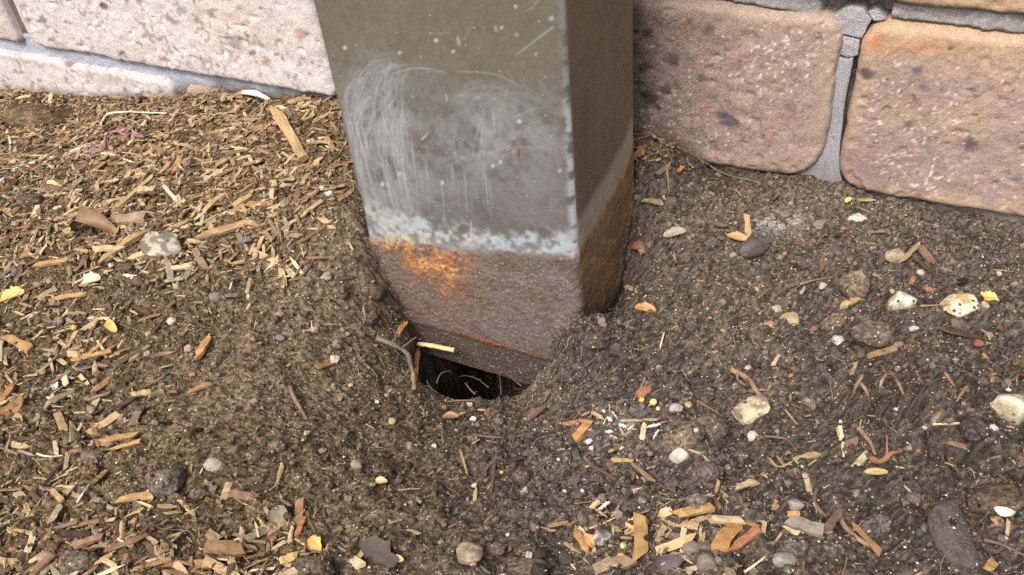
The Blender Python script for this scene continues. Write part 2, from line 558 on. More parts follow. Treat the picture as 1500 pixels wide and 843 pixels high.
def paint_brick(p, pix, d, style, seed):
    x = p
    big = fbm(x, .06, 3, seed)
    mid = fbm(x, .014, 3, seed + 1)
    fine = fbm(x, .0035, 2, seed + 2)
    r = np.random.default_rng(seed)
    if style == 'pale':
        base = alb((210, 204, 205)) * np.ones((len(p), 1))
        c2 = alb((204, 188, 180))
        w = smooth(-.2, .6, big)[:, None] * .7
        base = base * (1 - w) + c2 * w
        w = smooth(.1, .7, mid)[:, None] * .35
        base = base * (1 - w) + alb((190, 182, 190)) * w
        pits = smooth(.38, .6, vnoise(x, .0022, seed + 8) * .7 + vnoise(x, .007, seed + 9) * .5)[:, None]
        base = base * (1 - .55 * pits) + alb((120, 92, 80)) * .55 * pits
        spots = [(63, 30, 9, (105, 120, 150)), (212, 52, 7, (110, 120, 140)), (345, 60, 13, (150, 152, 150)), (370, 78, 6, (90, 100, 130)),
                 (265, 18, 9, (150, 155, 170)), (100, 92, 10, (120, 90, 80)), (178, 78, 6, (120, 85, 65)), (152, 8, 7, (110, 70, 55)),
                 (130, 80, 14, (175, 172, 182)), (440, 50, 12, (190, 160, 145)), (405, 80, 5, (120, 120, 140))]
        edge = alb((186, 178, 182))
        ew = .5
    else:
        base = alb((173, 148, 138)) * np.ones((len(p), 1))
        w = smooth(-.15, .55, big)[:, None] * .8
        base = base * (1 - w) + alb((162, 140, 133)) * w
        w = smooth(.0, .6, mid)[:, None] * .5
        base = base * (1 - w) + alb((156, 132, 116)) * w
        w = smooth(.25, .6, fbm(x, .03, 2, seed + 4))[:, None] * .6
        base = base * (1 - w) + alb((186, 160, 136)) * w
        # chips of pale grit
        cl = smooth(.05, .5, fbm(x, .03, 2, seed + 6) + .25)
        for sd_, sz, th_, cc in ((61, .0011, .56, (226, 216, 208)), (63, .0015, .66, (214, 204, 196)), (65, .0016, .72, (206, 128, 86)), (67, .0014, .66, (82, 68, 64))):
            gw = smooth(th_, th_ + .1, vnoise(x, sz, seed + sd_) + (.22 * cl - .2 if sd_ < 65 else 0))[:, None]
            gw = gw * (.85 if sd_ < 65 else .7)
            base = base * (1 - gw) + alb(cc) * gw
        base = base * (1 + .16 * r.uniform(-1, 1, (len(p), 1)))
        spots = [(1068, 176, 17, (72, 76, 92)), (1055, 168, 10, (80, 84, 96)), (1158, 158, 12, (120, 118, 115)), (1038, 42, 11, (96, 88, 84)), (985, 85, 16, (110, 100, 104)),
                 (1028, 115, 9, (96, 92, 100)), (948, 50, 12, (75, 70, 68)), (950, 145, 16, (82, 78, 76)), (945, 100, 12, (90, 84, 84)), (975, 130, 12, (105, 96, 100)),
                 (1272, 108, 12, (78, 74, 84)), (1344, 103, 9, (92, 94, 112)), (1350, 129, 10, (110, 104, 112)), (1428, 131, 8, (120, 120, 112)),
                 (1355, 216, 8, (112, 124, 132)), (1422, 211, 14, (98, 90, 104)), (1490, 262, 9, (120, 122, 132)), (1392, 72, 5, (110, 76, 66)),
                 (1450, 285, 14, (140, 140, 145)), (1330, 182, 9, (130, 110, 110)), (1292, 160, 4, (120, 60, 50)), (1012, 30, 8, (150, 100, 85))]
        edge = alb((190, 162, 134)) if style == 'tan' else alb((180, 158, 140))
        ew = .75
    e = (smooth(.011, .002, d + .0035 * mid) * ew)[:, None]
    base = base * (1 - e) + edge * e
    if style == 'tan':
        t = (smooth(115, 50, pix[:, 1] - .12 * (pix[:, 0] - 1250) + 14 * mid) * .5)[:, None]
        base = base * (1 - t) + alb((196, 164, 126)) * t
        t = (blob(pix[:, 0], pix[:, 1], 1255, 240, 45, 35) * .7)[:, None]
        base = base * (1 - t) + alb((150, 122, 124)) * t
        t = np.clip(blob(pix[:, 0], pix[:, 1], 1283, 62, 14, 12) * .8 + .5 * blob(pix[:, 0], pix[:, 1], 1330, 70, 60, 8) * (mid > 0), 0, 1)[:, None]
        base = base * (1 - t) + alb((205, 130, 84)) * t
    for sx, sy, sr, sc in spots:
        q = np.hypot(pix[:, 0] - sx, (pix[:, 1] - sy) * 1.25) / sr + .55 * fine + .3 * mid
        t = (smooth(1.15, .55, q) * .8)[:, None]
        base = base * (1 - t) + alb(sc) * t
    # darker strip beside the post; grime splashed up from the soil
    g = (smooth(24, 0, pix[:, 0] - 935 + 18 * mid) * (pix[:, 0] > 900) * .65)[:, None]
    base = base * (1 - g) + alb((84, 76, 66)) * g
    soilz = sample(ZM, p[:, 0], np.full(len(p), WALL - .002))
    g = (smooth(.006, .0, p[:, 1] - soilz + .003 * mid) * .6)[:, None]
    base = base * (1 - g) + alb((104, 86, 66)) * g
    return np.clip(base * (1 + .13 * fine[:, None]), .005, .8)


BRICKS = []                                   # outlines, for the mortar


def brick(x0, z0, style, seed, res, rc=(.007, .007, .007, .007)):
    x1, z1 = x0 + BL, z0 + BH
    BRICKS.append((x0, x1, z0, z1, rc, seed))
    m = .0015
    nx = int((x1 - x0 + 2 * m) / res) + 2
    nz = int((z1 - z0 + 2 * m) / res) + 2
    A, B = np.meshgrid(np.linspace(x0 - m, x1 + m, nx), np.linspace(z0 - m, z1 + m, nz), indexing='ij')
    x, z = A.ravel(), B.ravel()
    d = brick_sdf(x, z, x0, x1, z0, z1, rc, seed)
    r = .0032
    t = np.clip(1 - d / r, 0, 1)
    dep = r * (1 - np.sqrt(np.maximum(0, 1 - t ** 2))) * 1.05 + np.where(d < 0, .012 * smooth(0, -.001, d), 0)
    p = np.c_[x, z]
    rel = .0013 * fbm(p, .03, 3, seed + 20) + .0005 * vnoise(p, .005, seed + 22) + .00018 * vnoise(p, .0016, seed + 23) + .00009 * np.random.default_rng(seed).uniform(-1, 1, len(p))
    pit = smooth(.45, .7, vnoise(p, .003, seed + 8) * .7 + vnoise(p, .009, seed + 9) * .5) * .0009
    y = WALL + dep - rel + pit
    V = np.c_[x, y, z]
    pix = project(V)
    c = paint_brick(p, pix, d, style, seed)
    n = nx * nz
    # body behind the face
    bx = np.array([[x0 + .001, WALL + .014, z0 + .001], [x1 - .001, WALL + .014, z0 + .001], [x1 - .001, WALL + .014, z1 - .001], [x0 + .001, WALL + .014, z1 - .001],
                   [x0 + .001, WALL + .105, z0 + .001], [x1 - .001, WALL + .105, z0 + .001], [x1 - .001, WALL + .105, z1 - .001], [x0 + .001, WALL + .105, z1 - .001]])
    bf = np.array([[4, 7, 6, 5], [0, 4, 5, 1], [1, 5, 6, 2], [2, 6, 7, 3], [3, 7, 4, 0]]) + n
    me = mesh_from('brick', np.r_[V, bx], [grid_faces(nx, nz), bf], np.r_[c, np.tile(c.mean(0), (8, 1))], True)
    return link('brick', me, MAT_BRICK, wall)


pitch = BL + JX
# main course in view
xm = PERP - BL
mc = {0: ('brown', .00088, (.006, .020, .006, .008)), 1: ('tan', .00088, (.012, .008, .011, .008)), -1: ('pale', .00095, (.009, .006, .008, .006)), -2: ('pale', .0020, (.006, .006, .006, .006))}
for k in (-2, -1, 0, 1):
    s, res, rc = mc[k]
    brick(xm + k * pitch - (0.0022 if k == 1 else 0), COURSE0, s, 100 + 7 * k, res, rc)
for row, ks in ((-1, (-3, -2, -1, 0, 1)), (1, (-2, -1, 0, 1)), (2, (-2, -1, 0, 1)), (3, (-2, -1, 0, 1))):
    for k in ks:
        off = pitch / 2 if row % 2 else 0
        fine = .0011 if (row == 1 and k == 0) or (row == -1 and k in (-3, -2)) else .004
        style = 'pale' if k < -1 or (k == -1 and row > 0) else ('tan' if (k + row) % 2 else 'brown')
        if row == -1 and k == -2:
            style = 'pale'
        brick(xm + k * pitch + off, COURSE0 + row * (BH + JZ), style, 200 + 17 * row + 5 * k, fine)

# mortar bedding: one relief sheet with a body, cracks where it has let go of the bricks
mx0, mx1, mz0, mz1 = -.80, .36, COURSE0 - BH - JZ - .02, COURSE0 + 4 * (BH + JZ)


def paxis(a, b, fa, fb, fs, cs):
    return np.r_[np.arange(a, fa, cs), np.arange(fa, fb, fs), np.arange(fb, b + cs, cs)]


ax_x = np.r_[np.arange(mx0, -.62, .006), np.arange(-.62, -.27, .0018), np.arange(-.27, -.125, .006), np.arange(-.125, .045, .0009), np.arange(.045, mx1, .006)]
ax_z = np.r_[np.arange(mz0, COURSE0 - .016, .006), np.arange(COURSE0 - .016, COURSE0 + BH + .014, .0009), np.arange(COURSE0 + BH + .014, mz1, .006)]
A, B = np.meshgrid(ax_x, ax_z, indexing='ij')
x, z = A.ravel(), B.ravel()
p = np.c_[x, z]
dmin = np.full(len(x), -1.0)
for (x0, x1, z0, z1, rc, seed) in BRICKS:
    k = (x > x0 - .01) & (x < x1 + .01) & (z > z0 - .01) & (z < z1 + .01)
    dmin[k] = np.maximum(dmin[k], brick_sdf(x[k], z[k], x0, x1, z0, z1, rc, seed))
dep = .0040 + .0013 * fbm(p, .012, 3, 71) + .0005 * vnoise(p, .002, 72) + .0002 * np.random.default_rng(5).uniform(-1, 1, len(p))
crack = smooth(-.0011, -.0003, dmin) * smooth(-.15, .25, fbm(p, .03, 2, 75) + .25) * (x > -.15)
dep = dep + .007 * crack
pixm = project(np.c_[x, np.full(len(x), WALL + .004), z])
# below the loose pieces at the head of the upright joint the bed has fallen out
fall = (np.abs(x - (PERP + .0032)) < .013) & (z > COURSE0 - .002) & (z < COURSE0 + BH + .0088) & ((np.abs(x - (PERP + .0032)) < .009) | (z > COURSE0 + BH - .016))
dep = dep + np.where(fall, .008, 0)
# the foot of the upright joint carries a smeared fan of mortar
cm = alb((164, 161, 165)) * (1 + .10 * fbm(p, .01, 3, 77)[:, None] + .10 * vnoise(p, .0016, 78)[:, None] + .16 * np.random.default_rng(6).uniform(-1, 1, (len(p), 1)))
lft = smooth(700, 350, pixm[:, 0])[:, None]
cm = cm * (1 - lft) + alb((176, 184, 202)) * lft * (1 + .08 * vnoise(p, .003, 79)[:, None])
gsoil = (smooth(.008, 0, z - sample(ZM, x, np.full(len(x), WALL - .002)) + .004 * fbm(p, .01, 2, 70)) * .75)[:, None]
cm = cm * (1 - gsoil) + alb((100, 86, 68)) * gsoil
grn = (smooth(.0, .6, fbm(p, .012, 2, 80)) * smooth(.003, .0, COURSE0 + BH + JZ - z) * .5)[:, None]
cm = cm * (1 - grn) + alb((128, 124, 84)) * grn
# earth-filled stretch of the far left upright joint
pj = xm - 2 * pitch + BL + JX / 2
ej = ((np.abs(x - pj + .0015) < .0032) * (z > COURSE0 + .006) * .85)[:, None]
cm = cm * (1 - ej) + alb((98, 72, 56)) * ej
V = np.c_[x, WALL + dep, z]
n = len(V)
bx = np.array([[mx0, WALL + .1, mz0], [mx1, WALL + .1, mz0], [mx1, WALL + .1, mz1], [mx0, WALL + .1, mz1],
               [mx0, WALL + .02, mz0], [mx1, WALL + .02, mz0], [mx1, WALL + .02, mz1], [mx0, WALL + .02, mz1]])
bf = np.array([[0, 3, 2, 1], [4, 0, 1, 5], [5, 1, 2, 6], [6, 2, 3, 7], [7, 3, 0, 4]]) + n
me = mesh_from('mortar', np.r_[V, bx], [grid_faces(len(ax_x), len(ax_z)), bf], np.r_[np.clip(cm, .005, .8), np.tile(cm.mean(0), (8, 1))], True)
link('mortar', me, MAT_MORTAR, wall)


def mortar_piece(poly, front, thick, colour, seed):
    """a loose piece of mortar: outline read on the wall plane, roughened face, real thickness"""
    P = np.array([hit(a, b, 1, WALL + front)[[0, 2]] for a, b in poly])
    P = P.mean(0) + (P - P.mean(0)) * 1.03
    # resample outline
    Q = []
    for i in range(len(P)):
        a, b = P[i], P[(i + 1) % len(P)]
        m = max(1, int(np.linalg.norm(b - a) / .0012))
        for t in np.arange(m) / m:
            Q.append(a * (1 - t) + b * t)
    Q = np.array(Q)
    Q = Q + np.c_[vnoise(Q, .002, seed), vnoise(Q, .002, seed + 1)] * .00025
    c = Q.mean(0)
    rings, ys = [], []
    for s, dy in ((1.0, thick), (1.0, .0004), (.975, .0001), (.85, 0), (.6, 0), (.3, 0)):
        rings.append(c + (Q - c) * s)
        ys.append(dy)
    V, m = [], len(Q)
    for Rg, dy in zip(rings, ys):
        yy = WALL + front + dy + .0005 * fbm(Rg, .004, 2, seed + 3)
        V.append(np.c_[Rg[:, 0], yy, Rg[:, 1]])
    V = np.concatenate(V + [np.array([[c[0], WALL + front, c[1]]])])
    f4 = []
    for k in range(len(rings) - 1):
        i = np.arange(m)
        j = (i + 1) % m
        f4.append(np.stack([k * m + i, k * m + j, (k + 1) * m + j, (k + 1) * m + i], 1))
    k = len(rings) - 1
    f3 = np.stack([k * m + np.arange(m), k * m + (np.arange(m) + 1) % m, np.full(m, len(V) - 1)], 1)
    cc = alb(colour) * (1 + .16 * fbm(V[:, [0, 2]], .006, 3, seed + 5)[:, None] + .14 * np.random.default_rng(seed).uniform(-1, 1, (len(V), 1)))
    ds_ = (smooth(.010, 0, V[:, 2] - sample(ZM, V[:, 0], V[:, 1] - .006)) * .6)[:, None]
    cc = cc * (1 - ds_) + alb((110, 94, 76)) * ds_
    me = mesh_from('mortar_piece', V, [np.concatenate(f4), f3], cc, False)
    import bmesh
    bm = bmesh.new()
    bm.from_mesh(me)
    bmesh.ops.recalc_face_normals(bm, faces=bm.faces)
    bm.to_mesh(me)
    bm.free()
    return link('mortar_piece', me, MAT_MORTAR, wall)


def cp(l):
    return [(1150 + a / 7.025, b / 7.025) for a, b in l]


mortar_piece(cp([(480, 195), (590, 98), (700, 72), (808, 92), (838, 160), (878, 208), (820, 328), (780, 396), (680, 372), (522, 340), (478, 300)]), .0030, .009, (174, 173, 181), 301)
mortar_piece(cp([(858, 135), (930, 102), (970, 132), (1028, 198), (1000, 216), (905, 216), (893, 195)]), .0036, .008, (174, 173, 181), 305)
mortar_piece(cp([(520, 364), (600, 382), (766, 422), (745, 570), (640, 596), (545, 556)]), .0033, .009, (174, 173, 181), 309)
mortar_piece([(1224, 87), (1240, 91), (1249, 88), (1245, 110), (1237, 150), (1232, 190), (1229, 222), (1229, 246), (1236, 280), (1160, 278), (1166, 254), (1185, 243), (1203, 225), (1213, 195), (1220, 150), (1225, 115)],
             .0030, .008, (164, 165, 175), 313)

# ------------------------------------------------------------------ steel post
post = link('steel_post', None, label='olive painted hollow steel post with scratched face and rusted foot over a hole', cat='post')
rcn = .0035
ZT = 1.0


def prof():
    """plan outline, counter-clockwise from the left end of the front face; fine on the two faces that show"""
    P = []
    def arc(cx, cy, a0, a1, n):
        for t in np.linspace(a0, a1, n, endpoint=False):
            P.append((cx + rcn * math.cos(t), cy + rcn * math.sin(t)))
    def seg(a, b, s):
        n = max(1, int(math.hypot(b[0] - a[0], b[1] - a[1]) / s))
        for t in np.arange(n) / n:
            P.append((a[0] * (1 - t) + b[0] * t, a[1] * (1 - t) + b[1] * t))
    h = math.pi / 2
    seg((PX0 + rcn, PY0), (PX1 - rcn, PY0), .00046)
    arc(PX1 - rcn, PY0 + rcn, -h, 0, 12)
    seg((PX1, PY0 + rcn), (PX1, PY1 - rcn), .00065)
    arc(PX1 - rcn, PY1 - rcn, 0, h, 8)
    seg((PX1 - rcn, PY1), (PX0 + rcn, PY1), .004)
    arc(PX0 + rcn, PY1 - rcn, h, 2 * h, 5)
    seg((PX0, PY1 - rcn), (PX0, PY0 + rcn), .004)
    arc(PX0 + rcn, PY0 + rcn, 2 * h, 3 * h, 10)
    return np.array(P)


PR = prof()
z_fine = np.arange(PZB, zu(-.44), .0005)
z_lv = np.r_[z_fine, np.arange(z_fine[-1] + .01, ZT, .03), ZT]
npn, nzl = len(PR), len(z_lv)
PV = np.zeros((npn, nzl, 3))
PV[:, :, 0] = PR[:, None, 0]
PV[:, :, 1] = PR[:, None, 1]
PV[:, :, 2] = z_lv[None]
V = PV.reshape(-1, 3)
pix = project(V)
px, py = pix[:, 0], pix[:, 1]
is_front = V[:, 1] < PY0 + .0018
is_right = (V[:, 0] > PX1 - .0018) & ~is_front
fx = V[:, [0, 2]]
sw = np.where(is_front, V[:, 0], V[:, 0] + V[:, 1])
fz = np.c_[sw, V[:, 2]]
n_big = fbm(fz, .03, 3, 401)
n_mid = fbm(fz, .008, 3, 402)
n_fin = fbm(fz, .0022, 2, 403)
n_vert = fbm(np.c_[sw * 6, V[:, 2]], .02, 3, 404)
r = np.random.default_rng(55)
olive, greyb = alb((104, 100, 86)), alb((107, 102, 100))
t = smooth(60, 260, py + 40 * n_big)[:, None]
C = olive * (1 - t) + greyb * t
C = C * (1 + .14 * n_mid[:, None] + .16 * n_fin[:, None] + .12 * r.uniform(-1, 1, (len(C), 1)))
side = ~is_front
C[side] = alb((114, 100, 77)) * (1 + .14 * n_mid[side, None] + .16 * n_vert[side, None] + .12 * n_fin[side, None])
gs = (blob(px, py, 853, 185, 8, 50) * side * .35)[:, None]
C = C * (1 - gs) + alb((80, 88, 62)) * gs
gs = (smooth(.25, .7, n_vert) * side * .3)[:, None]
C = C * (1 - gs) + alb((112, 84, 56)) * gs


def lay(mask, colour, C):
    m = np.clip(mask, 0, 1)[:, None]
    return C * (1 - m) + alb(colour) * m


# chalky bloom
bl_ = np.clip(.75 * blob(px, py, 560, 190, 60, 100) + 1.0 * blob(px, py, 735, 200, 85, 55) + .45 * blob(px, py, 600, 270, 80, 50) + .25 * blob(px, py, 780, 290, 60, 40), 0, 1) * is_front
C = lay(bl_ * smooth(-.5, .55, n_mid + .5 * n_fin) * .52, (168, 172, 186), C)
ed = is_front * smooth(14, 2, np.abs(px - (826 + .052 * py))) 
C = lay(ed * smooth(-.35, .3, n_fin + .7 * n_mid) * (.28 + .6 * smooth(90, 200, py)), (178, 184, 192), C)

# scuffs and scratches, drawn as strokes over the grid of the front face
GXN = npn
Cg = C.reshape(npn, nzl, 3)
PXg = px.reshape(npn, nzl)
PYg = py.reshape(npn, nzl)
nfront = int(np.argmax(PR[:, 0] >= PX1 - rcn))


def stroke(q, width, alpha, colour=(186, 192, 200), rough=.4, seed=0):
    """q: photo points of a scratch on the front face; width in photo pixels"""
    W = np.array([hit(a, b, 1, PY0)[[0, 2]] for a, b in q])
    # smooth polyline
    tt = np.linspace(0, len(W) - 1, 8 * (len(W) - 1) + 1)
    W = spline(W, 8) if len(W) > 2 else np.c_[np.interp(tt, np.arange(len(W)), W[:, 0]), np.interp(tt, np.arange(len(W)), W[:, 1])]
    w = width * 0.33 / F * .9
    i0 = np.clip(np.searchsorted(PR[:nfront, 0], W[:, 0].min() - 3 * w), 0, nfront - 1)
    i1 = np.clip(np.searchsorted(PR[:nfront, 0], W[:, 0].max() + 3 * w) + 1, 1, nfront)
    j0 = np.clip(np.searchsorted(z_fine, W[:, 1].min() - 3 * w), 0, len(z_fine) - 1)
    j1 = np.clip(np.searchsorted(z_fine, W[:, 1].max() + 3 * w) + 1, 1, len(z_fine))
    if i1 <= i0 or j1 <= j0:
        return
    X = PV[i0:i1, j0:j1, 0]
    Zz = PV[i0:i1, j0:j1, 2]
    dm = np.full(X.shape, 9.0)
    fr = np.zeros(X.shape)
    for k in range(len(W) - 1):
        a, b = W[k], W[k + 1]
        ab = b - a
        L2 = ab @ ab + 1e-12
        u = np.clip(((X - a[0]) * ab[0] + (Zz - a[1]) * ab[1]) / L2, 0, 1)
        dd = np.hypot(X - a[0] - u * ab[0], Zz - a[1] - u * ab[1])
        s = dd < dm
        fr = np.where(s, (k + u) / (len(W) - 1), fr)
        dm = np.minimum(dm, dd)
    m = smooth(w, w * .2, dm) * alpha * .62 * smooth(0, .15, fr) * smooth(1, .85, fr)
    nn = vnoise(np.c_[X.ravel(), Zz.ravel()], .0025, seed + 90).reshape(X.shape)
    m = m * np.clip(1 - rough + rough * 1.4 * (nn + .5), 0, 1)
    m = m[..., None]
    Cg[i0:i1, j0:j1] = Cg[i0:i1, j0:j1] * (1 - m) + alb(colour) * m


for i in range(120):                          # long faint bowed scuffs on the left
    x0 = r.uniform(497, 590)
    y0 = r.uniform(85, 175)
    L_ = r.uniform(70, 235)
    lean = (26 + r.normal() * 6) * (1 if x0 < 560 else .5)
    stroke([(x0 + lean, y0), (x0 + lean * .3, y0 + L_ * .18), (x0 + L_ * .03, y0 + L_ * .45), (x0 + L_ * .10, y0 + L_ * .75), (x0 + L_ * .17, y0 + L_)],
           r.choice([1.0, 1.5, 2.5, 5.0]), r.uniform(.06, .34), rough=.8, seed=i)
for i in range(16):                           # loops at their top
    x0, y0 = r.uniform(500, 560), r.uniform(75, 110)
    stroke([(x0, y0 + 45), (x0 + 10, y0 + 15), (x0 + 28, y0), (x0 + 40, y0 + 10), (x0 + 30, y0 + 40)], r.uniform(1.0, 2.0), r.uniform(.08, .25), seed=40 + i)
for i in range(34):                           # sweeping arcs right of centre
    x0, y0 = r.uniform(625, 740), r.uniform(120, 240)
    L_ = r.uniform(50, 130)
    stroke([(x0, y0 + L_ * .22), (x0 + L_ * .35, y0 + L_ * .03), (x0 + L_ * .7, y0), (x0 + L_, y0 + L_ * r.uniform(.05, .2))], r.choice([1.2, 2.0, 4.0, 7.0]), r.uniform(.05, .22), rough=.8, seed=80 + i)
for i in range(46):                           # short random ticks
    x0, y0 = r.uniform(470, 835), r.uniform(0, 300)
    a, L_ = r.uniform(-1.2, 1.2), r.uniform(6, 34)
    stroke([(x0, y0), (x0 + L_ * math.cos(a), y0 + L_ * math.sin(a))], r.uniform(1.0, 1.6), r.uniform(.1, .4), seed=140 + i)
for i in range(60):                           # vertical runs below
    x0, y0 = r.uniform(520, 720), r.uniform(180, 270)
    L_ = r.uniform(30, 80)
    stroke([(x0, y0), (x0 + L_ * .10, y0 + L_)], r.uniform(1.0, 2.2), r.uniform(.15, .4), seed=200 + i)
for q, w, a in [([(752, 84), (790, 55), (818, 34)], 2.0, .55), ([(616, 206), (628, 195)], 2.4, .95), ([(655, 150), (653, 138)], 2.5, .7),
                ([(803, 29), (818, 24)], 5, .8), ([(670, 52), (673, 68)], 4, .7), ([(725, 38), (728, 48)], 4, .7), ([(755, 48), (759, 55)], 6, .45),
                ([(570, 110), (610, 100), (660, 108)], 2.5, .4), ([(660, 105), (720, 108), (760, 125)], 2, .4), ([(722, 160), (725, 200)], 2.5, .45),
                ([(555, 108), (575, 98), (600, 95)], 3, .35), ([(700, 250), (710, 160)], 2, .4), ([(690, 240), (700, 190), (712, 150)], 2, .35),
                ([(683, 372), (690, 345), (690, 322)], 3.0, .8)]:
    stroke(q, w, a)
C = Cg.reshape(-1, 3)
spk = r.random(len(V))
C[(spk < .0010) & (py < 330)] = alb((176, 176, 170))
for q in [(505, 70), (663, 77), (735, 40), (785, 80), (640, 60), (585, 255), (648, 268), (722, 243), (733, 238), (820, 250), (585, 78), (755, 10), (760, 178), (560, 270)]:
    C = lay(smooth(1.3, .4, np.hypot(px - q[0], py - q[1]) / 3.6 + .9 * n_fin + .5 * n_mid) * is_front * .6, (198, 204, 208), C)
C = lay(blob(px, py, 760, 225, 2.5, 8) * is_front, (110, 62, 44), C)

# old soil line: chalk-white bloom, bright rust below it, dark crust at the foot
up_ = np.interp(px, [525, 600, 650, 700, 780, 845], [312, 325, 338, 346, 346, 353])
lo_ = np.interp(px, [525, 600, 650, 700, 780, 845], [346, 354, 362, 368, 372, 379])
band = smooth(-16, 12, py - up_ + 24 * n_mid + 9 * n_fin) * smooth(5, -5, py - lo_ + 10 * n_mid + 6 * n_fin)
C = lay(is_front * band * (.25 + .6 * smooth(-.3, .4, n_fin + n_mid)), (180, 194, 204), C)
C = lay(is_front * band * smooth(640, 545, px + 40 * n_mid) * smooth(-.2, .5, n_mid) * .5, (176, 160, 110), C)
low = smooth(-4, 8, py - lo_ + 9 * n_mid + 5 * n_fin)
crust = alb((114, 103, 97)) * (1 + .16 * n_mid[:, None] + .2 * n_fin[:, None])
fm = (is_front * low)[:, None]
C = C * (1 - fm) + crust * fm
C = lay(is_front * low * smooth(30, 0, py - lo_) * smooth(640, 760, px) * .6, (104, 98, 84), C)
C = lay(is_front * low * smooth(-.2, .5, n_big) * .35, (118, 104, 104), C)
C = lay(is_front * low * smooth(.15, .6, fbm(fz, .006, 2, 409)) * .45, (110, 66, 46), C)
C = lay(is_front * low * np.clip(blob(px, py, 600, 372, 90, 30) + .8 * blob(px, py, 650, 420, 60, 40), 0, 1) * smooth(-.5, .5, n_mid + .4 * n_big) * .55, (138, 88, 54), C)
n_run = fbm(np.c_[sw * 2.2, V[:, 2]], .009, 3, 421)
rs = np.clip(1.2 * blob(px, py, 592, 362, 34, 9) + 1.3 * blob(px, py, 635, 385, 38, 15) + .7 * blob(px, py, 665, 392, 16, 22) + .8 * blob(px, py, 690, 352, 9, 8) + .55 * blob(px, py, 660, 425, 12, 9) + .7 * blob(px, py, 843, 372, 4, 9), 0, 1) * (is_front | (px < 850))
C = lay(rs * smooth(-.15, .35, .6 * n_fin + .5 * n_mid + .7 * n_run + .05) * .7, (188, 122, 60), C)
C = lay(rs * smooth(.15, .5, .7 * n_fin + .4 * n_mid + .5 * n_run) * .6, (218, 164, 84), C)
C = lay(is_front * np.clip(blob(px, py, 600, 350, 60, 6) * .7, 0, 1) * smooth(-.1, .4, n_fin), (205, 190, 130), C)
foot = V[:, 2] - zu(-1.127)
C = lay(is_front * smooth(.0012, .0, np.abs(foot + .0006 + .001 * n_mid) - .0008) * (.35 + .6 * blob(px, py, 705, 498, 50, 30)), (150, 84, 48), C)
C = lay(is_front * smooth(.0, -.003, foot + .001 * n_mid) * .7, (68, 58, 52), C)
# the right hand face: pale line where the soil stood, rust below
zr = np.interp(V[:, 1] / U, [0, .06, .12, .2, .262], [-.872, -.868, -.862, -.85, -.815])
dz = V[:, 2] - zu(zr)
dz2 = dz + .0025 * n_mid + .0012 * n_fin
C = lay(side * smooth(.011, .003, np.abs(dz2 - .007)) * (.78 + .3 * n_fin), (184, 176, 150), C)
C = lay(side * smooth(.024, .004, dz2) * smooth(-.002, .003, dz2) * smooth(.0, .5, n_vert) * .5, (150, 144, 122), C)
sr = (side * smooth(.003, -.002, dz2))[:, None]
C = C * (1 - sr) + (alb((136, 102, 62)) * (1 + .25 * n_mid[:, None] + .25 * n_fin[:, None])) * sr
C = lay(sr[:, 0] * smooth(.3, .6, n_fin + .6 * n_mid) * .6, (180, 122, 60), C)
C = lay(sr[:, 0] * smooth(.0, -.05, dz + .02) * .35, (104, 80, 58), C)
soil_at = sample(ZM, V[:, 0] + np.where(side, .003, 0), V[:, 1] - np.where(is_front, .003, 0))
cake = smooth(.012, .001, V[:, 2] - soil_at + .006 * n_mid + .003 * n_fin) * (is_front | side)
C = lay(cake * .85, (84, 73, 64), C)
# grit stuck in the crust: specks and real relief
gr = np.clip((is_front * low) + .8 * sr[:, 0], 0, 1) + cake * 1.6
s2 = r.random(len(V))
for lo, hi, cc in [(0, .022, (164, 156, 148)), (.022, .10, (72, 62, 58)), (.10, .115, (150, 114, 78))]:
    k = (s2 >= lo) & (s2 < hi) & (gr > .6)
    C[k] = alb(cc)
nrm = np.zeros((npn, 2))
tan_ = np.roll(PR, -1, 0) - np.roll(PR, 1, 0)
nrm[:, 0], nrm[:, 1] = tan_[:, 1], -tan_[:, 0]
nrm /= np.linalg.norm(nrm, axis=1, keepdims=True)
NV = np.repeat(nrm, nzl, 0)
relief = gr * (.0003 + .0003 * vnoise(fz, .006, 411) + .00022 * vnoise(fz, .0013, 412) + r.uniform(-1, 1, len(V)) * .00014)
relief = relief + is_front * smooth(.0, -.003, foot) * -.0008 + is_front * band * .00022 * (n_fin + .4) + rs * .00045 * smooth(-.1, .4, n_fin + .5 * n_run)
V = V.copy()
V[:, :2] += NV * relief[:, None]
# ragged sawn end
V[:, 2] += np.where(V[:, 2] < PZB + .004, .0022 * vnoise(fz, .011, 415) + .0007 * vnoise(fz, .003, 416), 0)
f = grid_faces(npn, nzl)
j = np.arange(nzl - 1)
wrapf = np.stack([(npn - 1) * nzl + j, j, j + 1, (npn - 1) * nzl + j + 1], 1)
me = mesh_from('shaft', V, [f, wrapf], np.clip(C, .004, .8), True)
link('shaft', me, MAT_POST, post)
